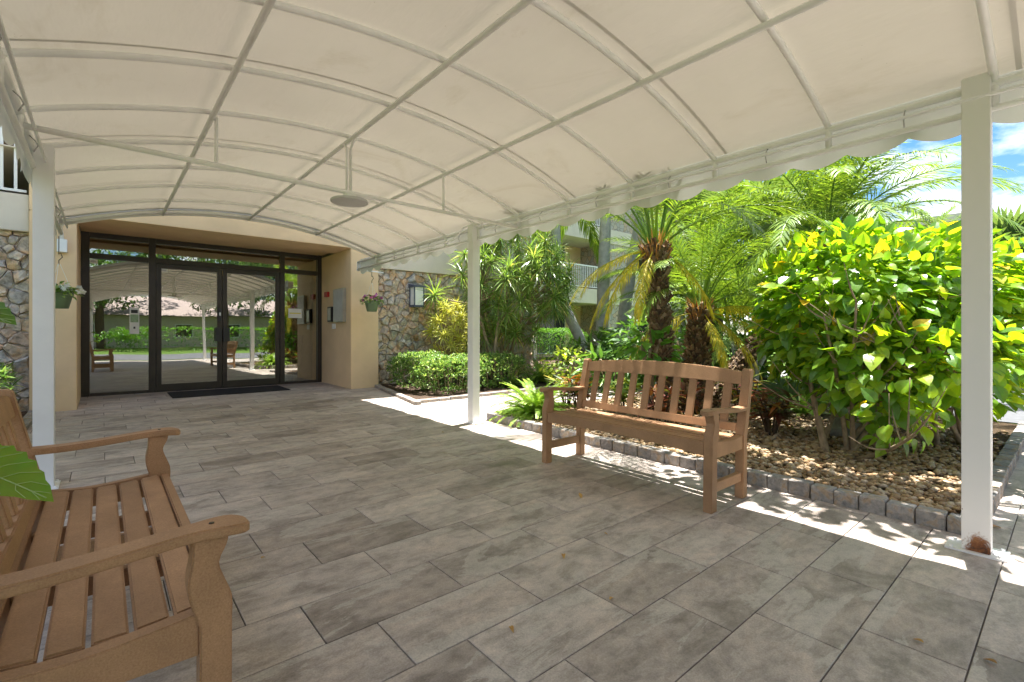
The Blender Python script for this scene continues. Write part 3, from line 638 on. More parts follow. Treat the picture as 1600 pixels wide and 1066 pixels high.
# ------------------------------------------------------------------ benches
def smooth_pts(pts, n=4):
    """Catmull-Rom through 2D points (open)"""
    out = []
    for i in range(len(pts)-1):
        p0, p1, p2, p3 = pts[max(i-1, 0)], pts[i], pts[i+1], pts[min(i+2, len(pts)-1)]
        for k in range(n):
            t = k/n
            out.append(tuple(.5*((2*p1[j])+(-p0[j]+p2[j])*t+(2*p0[j]-5*p1[j]+4*p2[j]-p3[j])*t*t+(-p0[j]+3*p1[j]-3*p2[j]+p3[j])*t**3) for j in (0, 1)))
    out.append(pts[-1]); return out
def make_bench(label):
    """length along local x, front towards local -y"""
    t = thing('park_bench', label, 'bench', group=None)
    W = M['wood']; hx = .745
    for s in (-1, 1):
        x0, x1 = sorted((s*hx, s*(hx-.058)))
        # front leg: straight below the seat, waisted scroll above it
        fl = smooth_pts([(-.250, .40), (-.250, .455), (-.235, .50), (-.222, .545), (-.238, .585), (-.243, .61)], 3)
        bk = smooth_pts([(-.168, .61), (-.166, .56), (-.158, .51), (-.163, .46), (-.182, .40)], 3)
        g = G(); g.prism([(-.182, 0), (-.250, 0)]+fl+bk, 'x', x0, x1); put('leg', g, W, t, bevel=.004)
        # rear leg runs up into the back post
        g = G(); g.prism([(.175, 0), (.238, 0), (.232, .40), (.325, .845), (.318, .862), (.282, .862), (.272, .85), (.178, .43)], 'x', x0, x1); put('back_post', g, W, t, bevel=.004)
        g = G(); g.box(x0+.012, x1-.012, -.182, .176, .115, .175); put('stretcher', g, W, t, bevel=.003)
        sr = smooth_pts([(-.182, .432), (-.05, .418), (.06, .414), (.19, .425)], 4)
        g = G(); g.prism([(-.182, .33), (.19, .33)]+sr[::-1], 'x', x0+.008, x1-.008); put('side_rail', g, W, t, bevel=.003)
        # arm: waterfall curve in profile, rounded flared front in plan
        xm = s*(hx-.03); prof = smooth_pts([(-.292, .625), (-.245, .634), (-.15, .632), (-.02, .620), (.12, .612), (.268, .614)], 4); n_ = len(prof)
        vv = []
        for i, (y, z) in enumerate(prof):
            w = .036 if y > -.17 else (.036+.009*min(1, (-.17-y)/.05))
            if y < -.25: w *= math.sqrt(max(.12, 1-((-.25-y)/.0445)**2))
            vv += [(xm-w, y, z-.026), (xm+w, y, z-.026), (xm+w, y, z), (xm-w, y, z)]
        ff = [(0, 1, 2, 3), (4*n_-1, 4*n_-2, 4*n_-3, 4*n_-4)]
        for i in range(n_-1):
            for k in range(4): ff.append((4*i+k, 4*i+4+k, 4*i+4+(k+1) % 4, 4*i+(k+1) % 4))
        g = G(); g.add(vv, ff); put('arm', g, W, t, bevel=.005)
        g = G(); g.tube([(xm, -.21, .632), (xm, -.21, .6365)], .006, 8); put('screw', g, M['bronze'], t)
    # front apron, arched below
    ap = [(-.687+1.374*i/16, .345+.022*(1-abs(i/8-1)**2)) for i in range(17)]
    g = G(); g.prism([(.687, .428), (-.687, .428)]+ap, 'y', -.243, -.212); put('apron', g, W, t, bevel=.004)
    g = G(); g.box(-.687, .687, .182, .214, .355, .418); put('rear_rail', g, W, t, bevel=.003)
    for x in (-.25, .25): g = G(); g.box(x-.018, x+.018, -.211, .181, .345, .398); put('seat_support', g, W, t, bevel=.003)
    for k in range(5):
        y0 = -.205+k*.0765; y1 = y0+.0665; zz = lambda y: .432-.018*math.sin(math.pi*min(1, max(0, (y+.21)/.42)))
        g = G(); g.prism([(y0, zz(y0)-.022), (y1, zz(y1)-.022), (y1, zz(y1)), (y0, zz(y0))], 'x', -.686, .686); put('seat_slat', g, W, t, bevel=.005)
    # back: lower rail, arched crest, ten slats
    def by(z): return .205+(z-.43)*(.093/.41)
    g = G(); g.prism([(by(.44)-.02, .44), (by(.44)+.015, .435), (by(.495)+.015, .49), (by(.495)-.02, .495)], 'x', -.687, .687); put('lower_rail', g, W, t, bevel=.004)
    g = G(); n_ = 20; vv = []
    for i in range(n_+1):
        x = -.687+1.374*i/n_; e = 1-abs(2*i/n_-1)**2.2; zb, zt_ = .765-.012*(1-e), .838+.038*e
        vv += [(x, by(zb)-.017, zb), (x, by(zb)+.017, zb), (x, by(zt_)+.017, zt_), (x, by(zt_)-.017, zt_)]
    ff = [(3, 2, 1, 0), (4*n_, 4*n_+1, 4*n_+2, 4*n_+3)]
    for i in range(n_):
        for k in range(4): ff.append((4*i+k, 4*i+(k+1) % 4, 4*i+4+(k+1) % 4, 4*i+4+k))
    g.add(vv, ff); put('crest_rail', g, W, t, bevel=.004)
    for k in range(10):
        x = -.687+1.374*(k+.75)/10.5; a, b = .492, .768
        g = G(); g.add([(x+sx*.029, by(z)+sy*.009, z) for z in (a, b) for sx, sy in ((-1, -1), (1, -1), (1, 1), (-1, 1))], [(3, 2, 1, 0), (4, 5, 6, 7), (0, 1, 5, 4), (1, 2, 6, 5), (2, 3, 7, 6), (3, 0, 4, 7)]); put('back_slat', g, W, t, bevel=.003)
    return t
b1 = make_bench('brown slatted bench with its back to the gravel bed'); b1.location = (3.075, 2.185, gz(2.185)+.004); b1.rotation_euler = (0, SL, -math.pi/2)
b2 = make_bench('brown slatted bench facing the gravel bed, a green leaf across its back'); b2.location = (-.005, 2.105, gz(2.105)+.004); b2.rotation_euler = (0, -SL, math.pi/2)

# ------------------------------------------------------------------ lantern, hanging baskets
p0, p1 = at_y(636, 444, 8.9), at_y(657, 481, 8.9); lw = (p1[0]-p0[0])/2; lh = p0[2]-p1[2]
t = thing('wall_lantern', 'slate blue box lantern with frosted panels on the stone wall', 'lantern', ((p0[0]+p1[0])/2, 8.86, p1[2]))
g = G(); g.box(-.10, .10, .02, .07, .05, lh-.04); put('back_plate', g, M['lantern'], t)
g = G(); a = .115
g.add([(-a-.02, -.21, lh-.07), (a+.02, -.21, lh-.07), (a+.02, .02, lh-.07), (-a-.02, .02, lh-.07), (-a-.02, -.21, lh-.045), (a+.02, -.21, lh-.045), (a+.02, .02, lh), (-a-.02, .02, lh)], [(0, 3, 2, 1), (4, 5, 6, 7), (0, 1, 5, 4), (1, 2, 6, 5), (2, 3, 7, 6), (3, 0, 4, 7)]); put('cap', g, M['lantern'], t)
g = G(); g.box(-a, a, -.19, .02, 0, .04)
for x in (-a, a-.022):
    for y in (-.19, -.002): g.box(x, x+.022, y, y+.022, .04, lh-.07)
put('cage', g, M['lantern'], t, bevel=.003)
g = G(); g.box(-a+.015, a-.015, -.18, .01, .041, lh-.071); put('frosted_panel', g, M['frost'], t)

def ribbon(g, p, d, Ln, w, bend, nseg=3, prof=(.6, 1, .75, 0), up=None, fold=0):
    """tapering leaf that droops with its weight"""
    p = Vector(p); d = Vector(d).normalized(); st = Ln/nseg
    up = up or Vector((random.uniform(-.3, .3), random.uniform(-.3, .3), 1)); vv = []; side0 = None
    for i in range(nseg+1):
        side = d.cross(up)
        side = side.normalized() if side.length > 1e-4 else Vector((1, 0, 0))
        if side0 is not None and side.dot(side0) < 0: side = -side
        side0 = side
        k = i/nseg*(len(prof)-1); a = int(min(k, len(prof)-2)); ww = w*(prof[a]+(prof[a+1]-prof[a])*(k-a))/2
        if i == nseg and ww < 1e-5: vv.append(p.copy())
        else: vv += [p-side*ww, p+side*ww]
        d = (d+Vector((0, 0, -bend/nseg))).normalized(); p = p+d*st
    ff = []
    for i in range(nseg):
        a = 2*i; ff.append((a, a+1, a+3, a+2) if 2*i+3 < len(vv) else (a, a+1, a+2))
    g.add(vv, ff)
def ovate(g, p, d, n_, Ln, W, fold=.25, curl=.25, teeth=0, cord=0):
    """broad leaf with a folded midrib; p stem end, d along the leaf, n_ its upper side"""
    p = Vector(p); d = Vector(d).normalized(); n_ = Vector(n_); s = d.cross(n_)
    s = s.normalized() if s.length > 1e-4 else Vector((1, 0, 0)); n_ = s.cross(d)
    ts = [0, .1, .25, .42, .6, .78, .92, 1]; ws = [.12+.35*cord, .62+.2*cord, .95, 1, .82, .5, .2, 0]
    mid = []; lft = []; rgt = []
    for t_, w_ in zip(ts, ws):
        c = p+d*(t_*Ln)-n_*(curl*Ln*t_*t_); mid.append(c); h = W/2*w_
        back = -d*(cord*.16*Ln if t_ < .05 else 0)
        jg = 1+(teeth*random.uniform(-1, 1) if 0 < t_ < 1 else 0)
        lft.append(c-s*h*jg+n_*(fold*h)+back); rgt.append(c+s*h*jg+n_*(fold*h)+back)
    k = len(ts); vv = mid+lft[:-1]+rgt[:-1]; ff = []
    for i in range(k-1):
        li, ri = k+i, 2*k-1+i
        if i < k-2: ff += [(i, i+1, li+1, li), (i+1, i, ri, ri+1)]
        else: ff += [(i, i+1, li), (i+1, i, ri)]
    g.add(vv, ff)
def rdir(): 
    z = random.uniform(-1, 1); a = random.uniform(0, 6.283); r = math.sqrt(1-z*z); return Vector((r*math.cos(a), r*math.sin(a), z))

def basket(label, loc, petal, hook_z, spread):
    t = thing('hanging_basket', label, 'basket', loc)
    g = G(); N = 24; pr = [(.085, 0), (.125, .16), (.132, .165), (.132, .185), (.118, .185), (.112, .16)]
    g.add([(r*math.cos(2*math.pi*i/N), r*math.sin(2*math.pi*i/N), z) for r, z in pr for i in range(N)], [(k*N+i, k*N+(i+1) % N, (k+1)*N+(i+1) % N, (k+1)*N+i) for k in range(5) for i in range(N)]+[tuple(range(N-1, -1, -1)), tuple(5*N+i for i in range(N))]); put('pot', g, M['potgreen'], t, True)
    for k in range(3):
        a = 2.09*k+.3; g = G(); g.tube([(.125*math.cos(a), .125*math.sin(a), .18), (.01*math.cos(a), .01*math.sin(a), .52)], .0025, 5); put('hanger_wire', g, M['white'], t)
    g = G(); g.tube([(0, 0, .51), (.0, 0, .56), (.03, 0, .60), (.015, 0, .65), (0, 0, .63), (0, 0, hook_z)], .005, 6); put('hook', g, M['bronze'], t, True)
    g = G()
    for i in range(190):
        a = random.uniform(0, 6.283); r = spread*math.sqrt(random.random()); h = .20+.11*random.random()*(1-(r/spread)**2)-.10*max(0, r-.14)/.1*random.random()
        d = Vector((math.cos(a), math.sin(a), random.uniform(-.5, .9))); ovate(g, (r*math.cos(a)*.8, r*math.sin(a)*.8, h), d, (0, 0, 1), random.uniform(.045, .075), random.uniform(.03, .045), .2, .3)
    put('foliage', g, L['hedge'], t)
    for i in range(16):
        a = random.uniform(0, 6.283); r = spread*math.sqrt(random.uniform(.1, 1)); g = G(); c = Vector((0, 0, 0)); nn = (rdir()+Vector((0, 0, .6))).normalized(); s = nn.orthogonal().normalized()
        for k in range(5): dd = Matrix.Rotation(k*2*math.pi/5, 3, nn)@s; ovate(g, c, dd+nn*.25, nn, .036, .032, -.1, .1)
        put('flower', g, petal, t, loc=(r*math.cos(a), r*math.sin(a), .24+.10*random.random()-.06*(r/spread)))
    return t
p = at_y(581, 487, 8.30); basket('green hanging basket with pink and purple flowers beside the stone wall', (p[0], 8.30, p[2]), L['pink'], 2.262-p[2], .23)
p = at_y(92, 482, 7.7); basket('green hanging basket with white flowers behind the left post', (p[0], 7.7, p[2]), L['petal'], 2.262-p[2], .22)
g = G(); g.tube([(3.44, 8.29, 2.262), (3.75, 8.30, 2.258), (3.95, 8.30, 2.25)], .012, 6); tag(put('plant_bracket', g, M['white'], smooth=True), 'white metal arm at the canopy end holding a flower basket', 'bracket')
# small white floodlight box near the left pillar top
p = at_y(97, 380, 8.68); t = thing('junction_box', 'small white box and pipe at the top of the left pillar', 'box', (p[0], 8.70, p[2]-.12)); g = G(); g.box(-.05, .05, -.05, .04, 0, .17); put('case', g, M['white'], t, bevel=.006); g = G(); g.tube([(0, 0, .17), (-.01, -.02, .27), (-.02, -.1, .36)], .022, 8); put('pipe', g, M['white'], t, True)
# bits of dry leaf on the tiles
for i, (u, v, s, c) in enumerate([(908, 781, .05, 'a curled dry leaf lying upright on the tiles before the bench'), (1443, 1009, .032, 'ochre leaf scrap on the large grey tiles near the rusty post'), (797, 983, .035, 'reddish dry twig of leaf on a grey tile'), (1550, 826, .05, 'brown dry leaf on the path by the rusty post'), (953, 941, .03, 'small orange leaf scrap on a tile joint'), (1558, 1042, .035, 'dark dry leaf scrap on the tile edge'), (944, 836, .022, 'tiny dark leaf crumb in front of the bench'), (880, 869, .04, 'thin straw coloured leaf strip on the tiles'), (690, 677, .03, 'small dark leaf speck near the far post'), (408, 876, .025, 'small black leaf speck beside the bench arm')]):
    q = at_g(u, v); g = G(); a = random.uniform(0, 6.28); ovate(g, (0, 0, .006), (math.cos(a), math.sin(a), .15 if i else .9), (0, 0, 1), s, s*.5, .7, .3)
    tag(put('fallen_leaf', g, L['dry'], loc=(q[0], q[1], gz(q[1])+.004)), c, 'leaf', 'fallen leaves on the tiles')

# ------------------------------------------------------------------ plants
def place(name, mesh, parent, p, rz=0, s=1, rx=0, ry=0): return link(name, mesh, parent, loc=p, rot=(rx, ry, rz), scale=s)
def frond_mesh(elev, curl, Ln, n, ll, lw, mat, lift=.35, droop=.9, start=.18, rw=.012, ang=52):
    """pinnate palm leaf growing along +x"""
    g = G(); pts = []; x = z = 0; N = 22
    for i in range(N+1):
        s = i/N; pts.append(Vector((x, 0, z))); e = elev-curl*s**1.25; x += math.cos(e)*Ln/N; z += math.sin(e)*Ln/N
    g.tube(pts, [rw*(1-.85*i/N) for i in range(N+1)], 5)
    for i in range(n):
        s = start+(1-start)*(i+.5)/n; k = s*N; a = int(min(k, N-1)); c = pts[a].lerp(pts[a+1], k-a); tg = (pts[a+1]-pts[a]).normalized(); up = Vector((0, 1, 0)).cross(tg)*-1
        up = up if up.z > 0 or tg.z > .9 else -up
        le = ll*(.45+.55*math.sin(math.pi*min(1, .12+s*.88)))*random.uniform(.85, 1.1)
        for sd in (-1, 1):
            ph = R(ang-18*s+random.uniform(-7, 7)); d = tg*math.cos(ph)+Vector((0, sd, 0))*math.sin(ph)+up*(lift+random.uniform(-.12, .12)); ribbon(g, c, d, le, lw, droop*random.uniform(.6, 1.3), 3, (.5, 1, .8, 0), up)
    return g.mesh('frond', False, [mat])
def boots(g, pts, rs, n, size):
    """old leaf bases wrapped round a palm trunk"""
    k = len(pts)
    for i in range(n):
        s = (i+.5)/n*(k-1); a = int(min(s, k-2)); c = Vector(pts[a]).lerp(Vector(pts[a+1]), s-a); r = rs[a]+(rs[a+1]-rs[a])*(s-a); an = i*2.39996
        an += random.uniform(-.5, .5); o = Vector((math.cos(an), math.sin(an), 0)); sd = Vector((-math.sin(an), math.cos(an), 0)); z = (Vector((0, 0, 1))+sd*random.uniform(-.35, .35)).normalized(); j = random.uniform(.6, 1.5)*size; b = c+o*r*random.uniform(.72, .86)+Vector((0, 0, random.uniform(-.03, .03))); q = random.uniform(.5, 1.25)
        g.add([b-sd*.55*j-z*.5*j, b+sd*.55*j-z*.5*j, b+o*(q*j)+sd*.22*j+z*.55*j, b+o*(q*j)-sd*.22*j+z*.45*j, b+o*(q*.5*j)+sd*.15*j+z*.9*j, b+o*(q*.5*j)-sd*.2*j+z*.8*j], [(0, 1, 2, 3), (3, 2, 4, 5), (0, 3, 5), (1, 4, 2)])
        if random.random() < .35: ribbon(g, b+o*j*.5, o+z*random.uniform(-.8, .6)+sd*random.uniform(-.8, .8), random.uniform(.06, .14), .006, 1.0, 3, (1, 1, .8, 0))
M['boot'] = leafmat('palm_boot', [(0, (.07, .045, .028)), (.5, (.13, .088, .056)), (.85, (.20, .14, .092)), (1, (.30, .22, .15))], .05, rough=.9, spec=.1)
M['fibre'] = leafmat('orange_crown_fibre', [(0, (.22, .10, .04)), (1, (.34, .18, .07))], .2, rough=.9, spec=.1)
def curve(pts, n=6):
    o = []
    for i in range(len(pts)-1):
        p0, p1, p2, p3 = (Vector(pts[max(i-1, 0)]), Vector(pts[i]), Vector(pts[i+1]), Vector(pts[min(i+2, len(pts)-1)]))
        for k in range(n): t = k/n; o.append(.5*((2*p1)+(-p0+p2)*t+(2*p0-5*p1+4*p2-p3)*t*t+(-p0+3*p1-3*p2+p3)*t**3))
    o.append(Vector(pts[-1])); return o
_fm = {}
def fr_class(kind, c):
    key = (kind, c)
    if key not in _fm:
        if kind == 'date': el, cu = [(84, 45), (70, 75), (54, 90), (34, 95), (14, 80), (-8, 62)][c]; _fm[key] = frond_mesh(R(el), R(cu), 1.45, 56, .27, .0105, L['palm'] if c < 5 else L['palmy'], .30, .8, .24, .011)
        elif kind == 'old': el, cu = [(22, 85), (-8, 60), (-35, 42)][c]; _fm[key] = frond_mesh(R(el), R(cu), 1.2, 50, .23, .012, L['palmy'], .10, 1.4, .18, .010)
        elif kind == 'coco': el, cu = [(70, 90), (45, 105), (20, 105), (-5, 70)][c]; _fm[key] = frond_mesh(R(el), R(cu), 2.6, 60, .55, .028, L['palm'], .2, 1.5, .15, .022)
        elif kind == 'dark': el, cu = [(70, 70), (45, 85), (20, 80), (0, 60)][c]; _fm[key] = frond_mesh(R(el), R(cu), 1.1, 34, .20, .018, L['palmd'], .35, .5, .12, .010)
    return _fm[key]
def date_palm(label, path, r0, r1, nf, scale, old=(), classes=None):
    t = thing('date_palm', label, 'palm', path[0]); o = Vector(path[0]); pts = [p-o for p in curve([Vector(p) for p in path])]; k = len(pts)
    rs = [r0+(r1-r0)*(i/(k-1))**1.5 for i in range(k)]
    g = G(); g.tube(pts, [r*.82 for r in rs], 12); tr = put('trunk', g, M['darkbark'], t, True)
    g = G(); ln = sum((b-a).length for a, b in zip(pts, pts[1:])); boots(g, pts, rs, int(420*ln), .050); put('leaf_bases', g, M['boot'], tr)
    top = pts[-1]; g = G()
    for i in range(90):
        a = random.uniform(0, 6.283); ribbon(g, top+Vector((math.cos(a)*r1*.9, math.sin(a)*r1*.9, random.uniform(-.22, .05))), (math.cos(a)*.4, math.sin(a)*.4, 1), random.uniform(.08, .2), .02, .3, 2, (1, .7, .2))
    put('crown_fibre', g, M['fibre'], tr)
    for i in range(nf):
        c = classes[i % len(classes)] if classes else min(5, int(6*((i+.5)/nf))); a = i*2.39996+random.uniform(-.25, .25)
        place('frond', fr_class('date', c), t, top+Vector((math.cos(a)*r1*.45, math.sin(a)*r1*.45, .02-.012*c)), a, scale*random.uniform(.88, 1.1), random.uniform(-.12, .12))
    for i, (deg, oc) in enumerate(old):
        a = R(deg); place('old_frond', fr_class('old', oc), t, top+Vector((math.cos(a)*r1*.6, math.sin(a)*r1*.6, -.06)), a, min(scale, 1.02)*random.uniform(.8, 1.0), random.uniform(-.15, .15))
    return t
Gd = lambda x, y: (x, y, gz(y)+.03)
def down(p): return (p[0], p[1], gz(p[1])+.03)
date_palm('shaggy trunked date palm, tallest of the three behind the bench', [down(at_d(1048, 660, 5.8)), at_d(1036, 560, 5.8), at_d(1028, 470, 5.75), at_d(1024, 384, 5.7)], .095, .155, 30, 1.28, [(140, 2), (150, 1), (118, 2), (165, 2), (128, 1), (-35, 2), (200, 2)], [0, 0, 1, 1, 2, 0, 2, 3])
date_palm('short thick date palm with yellow fronds hanging beside its shaggy trunk', [down(at_d(1086, 655, 6.3)), at_d(1090, 570, 6.3), at_d(1094, 482, 6.3)], .17, .14, 24, 1.0, [(140, 2), (-40, 2), (-30, 0), (-55, 1), (155, 1), (-42, 0), (235, 2), (-70, 2), (120, 2)], [0, 0, 1, 1, 2, 3])
date_palm('leaning date palm with a wide feathery crown above the hibiscus', [down(at_d(1098, 650, 6.5)), at_d(1150, 578, 6.6), at_d(1215, 500, 6.8), at_d(1280, 425, 6.9), at_d(1292, 385, 6.9)], .13, .11, 54, 1.48, [(200, 1)], [0, 0, 1, 1, 2, 2, 3, 3, 4])
def coco(label, path, r, nf, seed):
    t = thing('coconut_palm', label, 'palm', path[0]); o = Vector(path[0]); pts = [p-o for p in curve([Vector(p) for p in path], 8)]; g = G(); k = len(pts)
    g.tube(pts, [r*(1.12-.25*i/k)*(1+.035*(i % 2)) for i in range(k)], 12); put('trunk', g, M['greybark'], t, True)
    for i in range(nf):
        a = i*2.39996+seed; place('frond', fr_class('coco', i % 4), t, pts[-1]+Vector((0, 0, .1)), a, random.uniform(.85, 1.05), random.uniform(-.1, .1))
    return t
coco('straight smooth grey palm trunk rising against the stone panel', [down(at_d(940, 560, 12)), at_d(942, 470, 12), at_d(945, 380, 12), at_d(948, 270, 12)], .145, 14, .4)
coco('leaning smooth grey palm trunk beside the balcony', [down(at_d(965, 560, 13)), at_d(978, 470, 13), at_d(990, 400, 13), at_d(1004, 320, 13), at_d(1012, 240, 13)], .15, 14, 1.3)
coco('curved grey palm trunk bending over the clipped hedge', [down(at_d(925, 575, 11)), at_d(908, 535, 11), at_d(884, 480, 11), at_d(872, 420, 11), at_d(866, 300, 11)], .115, 12, 2.2)
def areca(label, base, n, h, sc):
    t = thing('areca_palm', label, 'palm', base)
    for i in range(7):
        a = i*.9; q = Vector((math.cos(a)*.32, math.sin(a)*.32, h*random.uniform(.5, 1))); g = G(); g.tube([(q.x*.5, q.y*.5, 0), q*.6, q], [.045, .04, .035], 7); put('stem', g, M['greybark'], t, True)
        for k in range(n//7): b = k*2.39996+i; place('frond', fr_class('date', (0, 1, 2, 2, 3)[k % 5]), t, q, b, sc*random.uniform(.85, 1.15), random.uniform(-.15, .15))
    return t
areca('feathery light green palm clump between the short date palm and the fan palm', down(at_d(1165, 560, 8.6)), 42, 1.3, 1.45)
areca('feathery palm clump rising behind the top of the hibiscus', down(at_d(1385, 560, 8.8)), 42, 1.5, 1.5)
areca('pale feathery palm clump behind the tall date palm', down(at_d(1075, 560, 10.5)), 42, 1.9, 1.5)
# fan palm
def fan_leaf(r, n=26):
    g = G()
    for i in range(n):
        a = R(-128+256*(i+.5)/n); d = Vector((math.cos(a), math.sin(a), .10)); ribbon(g, d*.02, d, r*random.uniform(.9, 1.08)*(1-.12*abs(a)/2.2), r*.105, .45, 4, (.25, .8, 1, .6, 0), Vector((0, 0, 1)))
    g.tube([(-.9*r, 0, -.25*r), (-.4*r, 0, -.03*r), (0, 0, 0)], .014, 5); return g.mesh('fan_leaf', False, [L['fan']])
_fan = [fan_leaf(.62) for _ in range(3)]
def fan_palm(label, base, h, n, sc):
    t = thing('fan_palm', label, 'palm', base); g = G(); g.tube([(0, 0, 0), (.05, 0, h*.5), (0, .04, h)], [.17, .14, .13], 10); put('trunk', g, M['darkbark'], t, True)
    for i in range(n):
        a = i*2.39996; el = R(80-125*(i+.5)/n); rr = sc*.75; p = Vector((math.cos(a)*math.cos(el)*rr, math.sin(a)*math.cos(el)*rr, h+math.sin(el)*rr+.1))
        o = place('fan_leaf', _fan[i % 3], t, p, a, sc*random.uniform(.85, 1.15)); o.rotation_euler = (random.uniform(-.4, .4), -el*.75, a)
    return t
fan_palm('dense fan palm with grey green leaves behind the date palms', down(at_d(1185, 560, 10.5)), 2.7, 44, 1.5)
fan_palm('second fan palm showing between the leaning palm and the far wall', down(at_d(1120, 560, 13)), 3.3, 36, 1.5)
fan_palm('fan palm beyond the hibiscus beside the open sky', down(at_d(1575, 560, 11)), 2.3, 34, 1.3)
t = thing('low_palm', 'low dark green palm beside the grey trunks', 'palm', down(at_d(948, 570, 10.5))); g = G(); g.tube([(0, 0, 0), (0, 0, .5)], .09, 8); put('trunk', g, M['darkbark'], t)
for i in range(22): place('frond', fr_class('dark', i % 4), t, (0, 0, .5), i*2.39996, random.uniform(.8, 1.1))

# dracaena clump
def rosette(n, Ln, w, mat, bend=.8, lo=-.35):
    g = G()
    for i in range(n):
        z = lo+(1-lo)*((i+.5)/n)**.8; a = i*2.39996; r = math.sqrt(max(0, 1-min(1, z)**2)); ribbon(g, (0, 0, -.10*(1-z)*.5), (r*math.cos(a)+random.uniform(-.1, .1), r*math.sin(a)+random.uniform(-.1, .1), z), Ln*random.uniform(.75, 1.1), w, bend*random.uniform(.6, 1.3), 4, (.75, 1, .9, .55, 0))
    return g.mesh('leaf_rosette', False, [mat])
_dr = [rosette(62, .48, .020, L['dracaena'], 1.0, -.5) for _ in range(4)]
base = Vector((6.45, 7.85, gz(7.85)+.03)); RX = Vector((_rx[0], _rx[1], 0)); FX = Vector((_fx[0], _fx[1], 0))
t = thing('dracaena', 'tall dracaena clump with spiky rosettes on pale bent stems by the stone wall', 'shrub', base)
tips = []
while len(tips) < 84:
    d = rdir(); k = random.uniform(.55, 1)**.5; q = RX*(d.x*1.55*k)+FX*(d.y*.85*k)+Vector((0, 0, 2.05+d.z*1.25*k))
    if q.z < .95 or (q.z < 1.4 and abs(d.x) > .6): continue
    if abs(base.x+q.x-5.75) < .55 and base.y+q.y > 7.95: continue
    if all((q-w_).length > .24 for w_ in tips): tips.append(q)
mains = []
for i in range(10):
    a = i*.63; foot = Vector((math.cos(a)*.3*random.random()+RX.x*random.uniform(-.35, .35), math.sin(a)*.3*random.random(), 0)); head = foot*1.6+RX*random.uniform(-.7, .7)+Vector((0, 0, random.uniform(1.2, 1.9))); pts = curve([foot, foot.lerp(head, .5)+Vector((random.uniform(-.12, .12), random.uniform(-.12, .12), 0)), head]); mains.append(pts)
    g = G(); g.tube(pts, [.042-.016*k/len(pts) for k in range(len(pts))], 7); put('stem', g, M['bark'], t, True)
for i, q in enumerate(tips):
    best = min((p for m_ in mains for p in m_), key=lambda p: (p-q).length+(2 if p.z > q.z-.15 else 0)); g = G(); mid = best.lerp(q, .5)+Vector((0, 0, -.06)); g.tube(curve([best, mid, q], 4), [.016]*5+[.013]*4, 5); put('branch', g, M['bark'], t, True)
    o = place('leaf_rosette', _dr[i % 4], t, q, random.uniform(0, 6.28), random.uniform(.8, 1.1)); dd = Vector((q.x, q.y, 0)); o.rotation_euler = (random.uniform(-.35, .35), random.uniform(-.35, .35), random.uniform(0, 6.28))
# variegated bush on the stone wall
_sg = [rosette(34, .19, .020, L['song'], .9, -.3) for _ in range(3)]
p = at_y(707, 572, 8.35); base = Vector((p[0], 8.35, gz(8.35)+.03)); t = thing('variegated_shrub', 'yellow green variegated bush against the stone wall', 'shrub', base)
for i in range(74):
    d = rdir(); k = random.uniform(.6, 1)**.5; q = Vector((d.x*.52*k, d.y*.36*k, 1.02+d.z*.72*k)); g = G(); g.tube([(d.x*.06, d.y*.06, 0), (q.x*.5, q.y*.5, q.z*.55), q], [.012, .009, .006], 5); put('stem', g, M['bark'], t)
    o = place('leaf_rosette', _sg[i % 3], t, q, 0, random.uniform(.8, 1.15)); o.rotation_euler = (-d.y*.5, d.x*.5, random.uniform(0, 6.28))

# hedges
def hedge(name, label, boxes, n, leaf, mat, per=5, stems=True, shell=.72, ribbonleaf=False):
    x0 = sum(b[0] for b in boxes)/len(boxes); y0 = sum(b[1] for b in boxes)/len(boxes); o = Vector((x0, y0, gz(y0)+.03)); t = thing(name, label, 'hedge', o); g = G(); tot = sum(b[2]*b[3] for b in boxes)
    for (x, y, sx, sy, h, pw) in boxes:
        for i in range(int(n*sx*sy/tot)):
            # superellipsoid shell
            d = rdir(); d.z = abs(d.z) if random.random() < .75 else -abs(d.z)*.8; e = pw; k = (abs(d.x)**e+abs(d.y)**e+abs(d.z)**e)**(-1/e)*random.uniform(shell, 1.0)*(1+.05*math.sin(9*d.x+x)+.05*math.sin(11*d.y+7*d.z))
            q = Vector((x-x0+d.x*k*sx, y-y0+d.y*k*sy, h/2+d.z*k*h/2)); out = Vector((d.x/sx, d.y/sy, d.z/h*2+.6)).normalized()
            for j in range(per):
                dd = out+rdir()*.9
                if ribbonleaf: ribbon(g, q, dd, leaf*random.uniform(.7, 1.2), leaf*.2, .5, 2, (.6, 1, 0))
                else: ribbon(g, q, dd, leaf*random.uniform(.7, 1.2), leaf*.42, .3, 2, (.4, 1, 0))
    put('foliage', g, mat, t)
    g = G()
    for (x, y, sx, sy, h, pw) in boxes:
        for i in range(14): a = random.uniform(-.8, .8)*sx; b = random.uniform(-.8, .8)*sy; g.tube([(x-x0+a*.7, y-y0+b*.7, 0), (x-x0+a, y-y0+b, h*.8)], [.013, .006], 5)
    tag(put('stems', g, M['bark'], t), kind='stuff'); return t
hedge('rounded_hedge', 'low rounded hedge of glossy pale leaves in front of the stone wall', [(4.58, 8.05, .55, .62, .66, 3), (4.72, 7.25, .70, .50, .62, 3), (5.75, 7.35, .75, .48, .64, 3)], 3800, .055, L['hedge'], 5)
hedge('leafy_hedge', 'bushy hedge of narrow bright leaves behind the left post', [(-1.35, 7.5, .58, .85, .84, 3), (-1.5, 5.8, .62, .85, .70, 3)], 1500, .11, L['hedge'], 5, ribbonleaf=True)
hedge('clipped_hedge', 'square clipped green hedge in front of the beige column', [(9.9, 10.2, 1.55, .55, 1.12, 8)], 5200, .045, L['box'], 4, shell=.88)
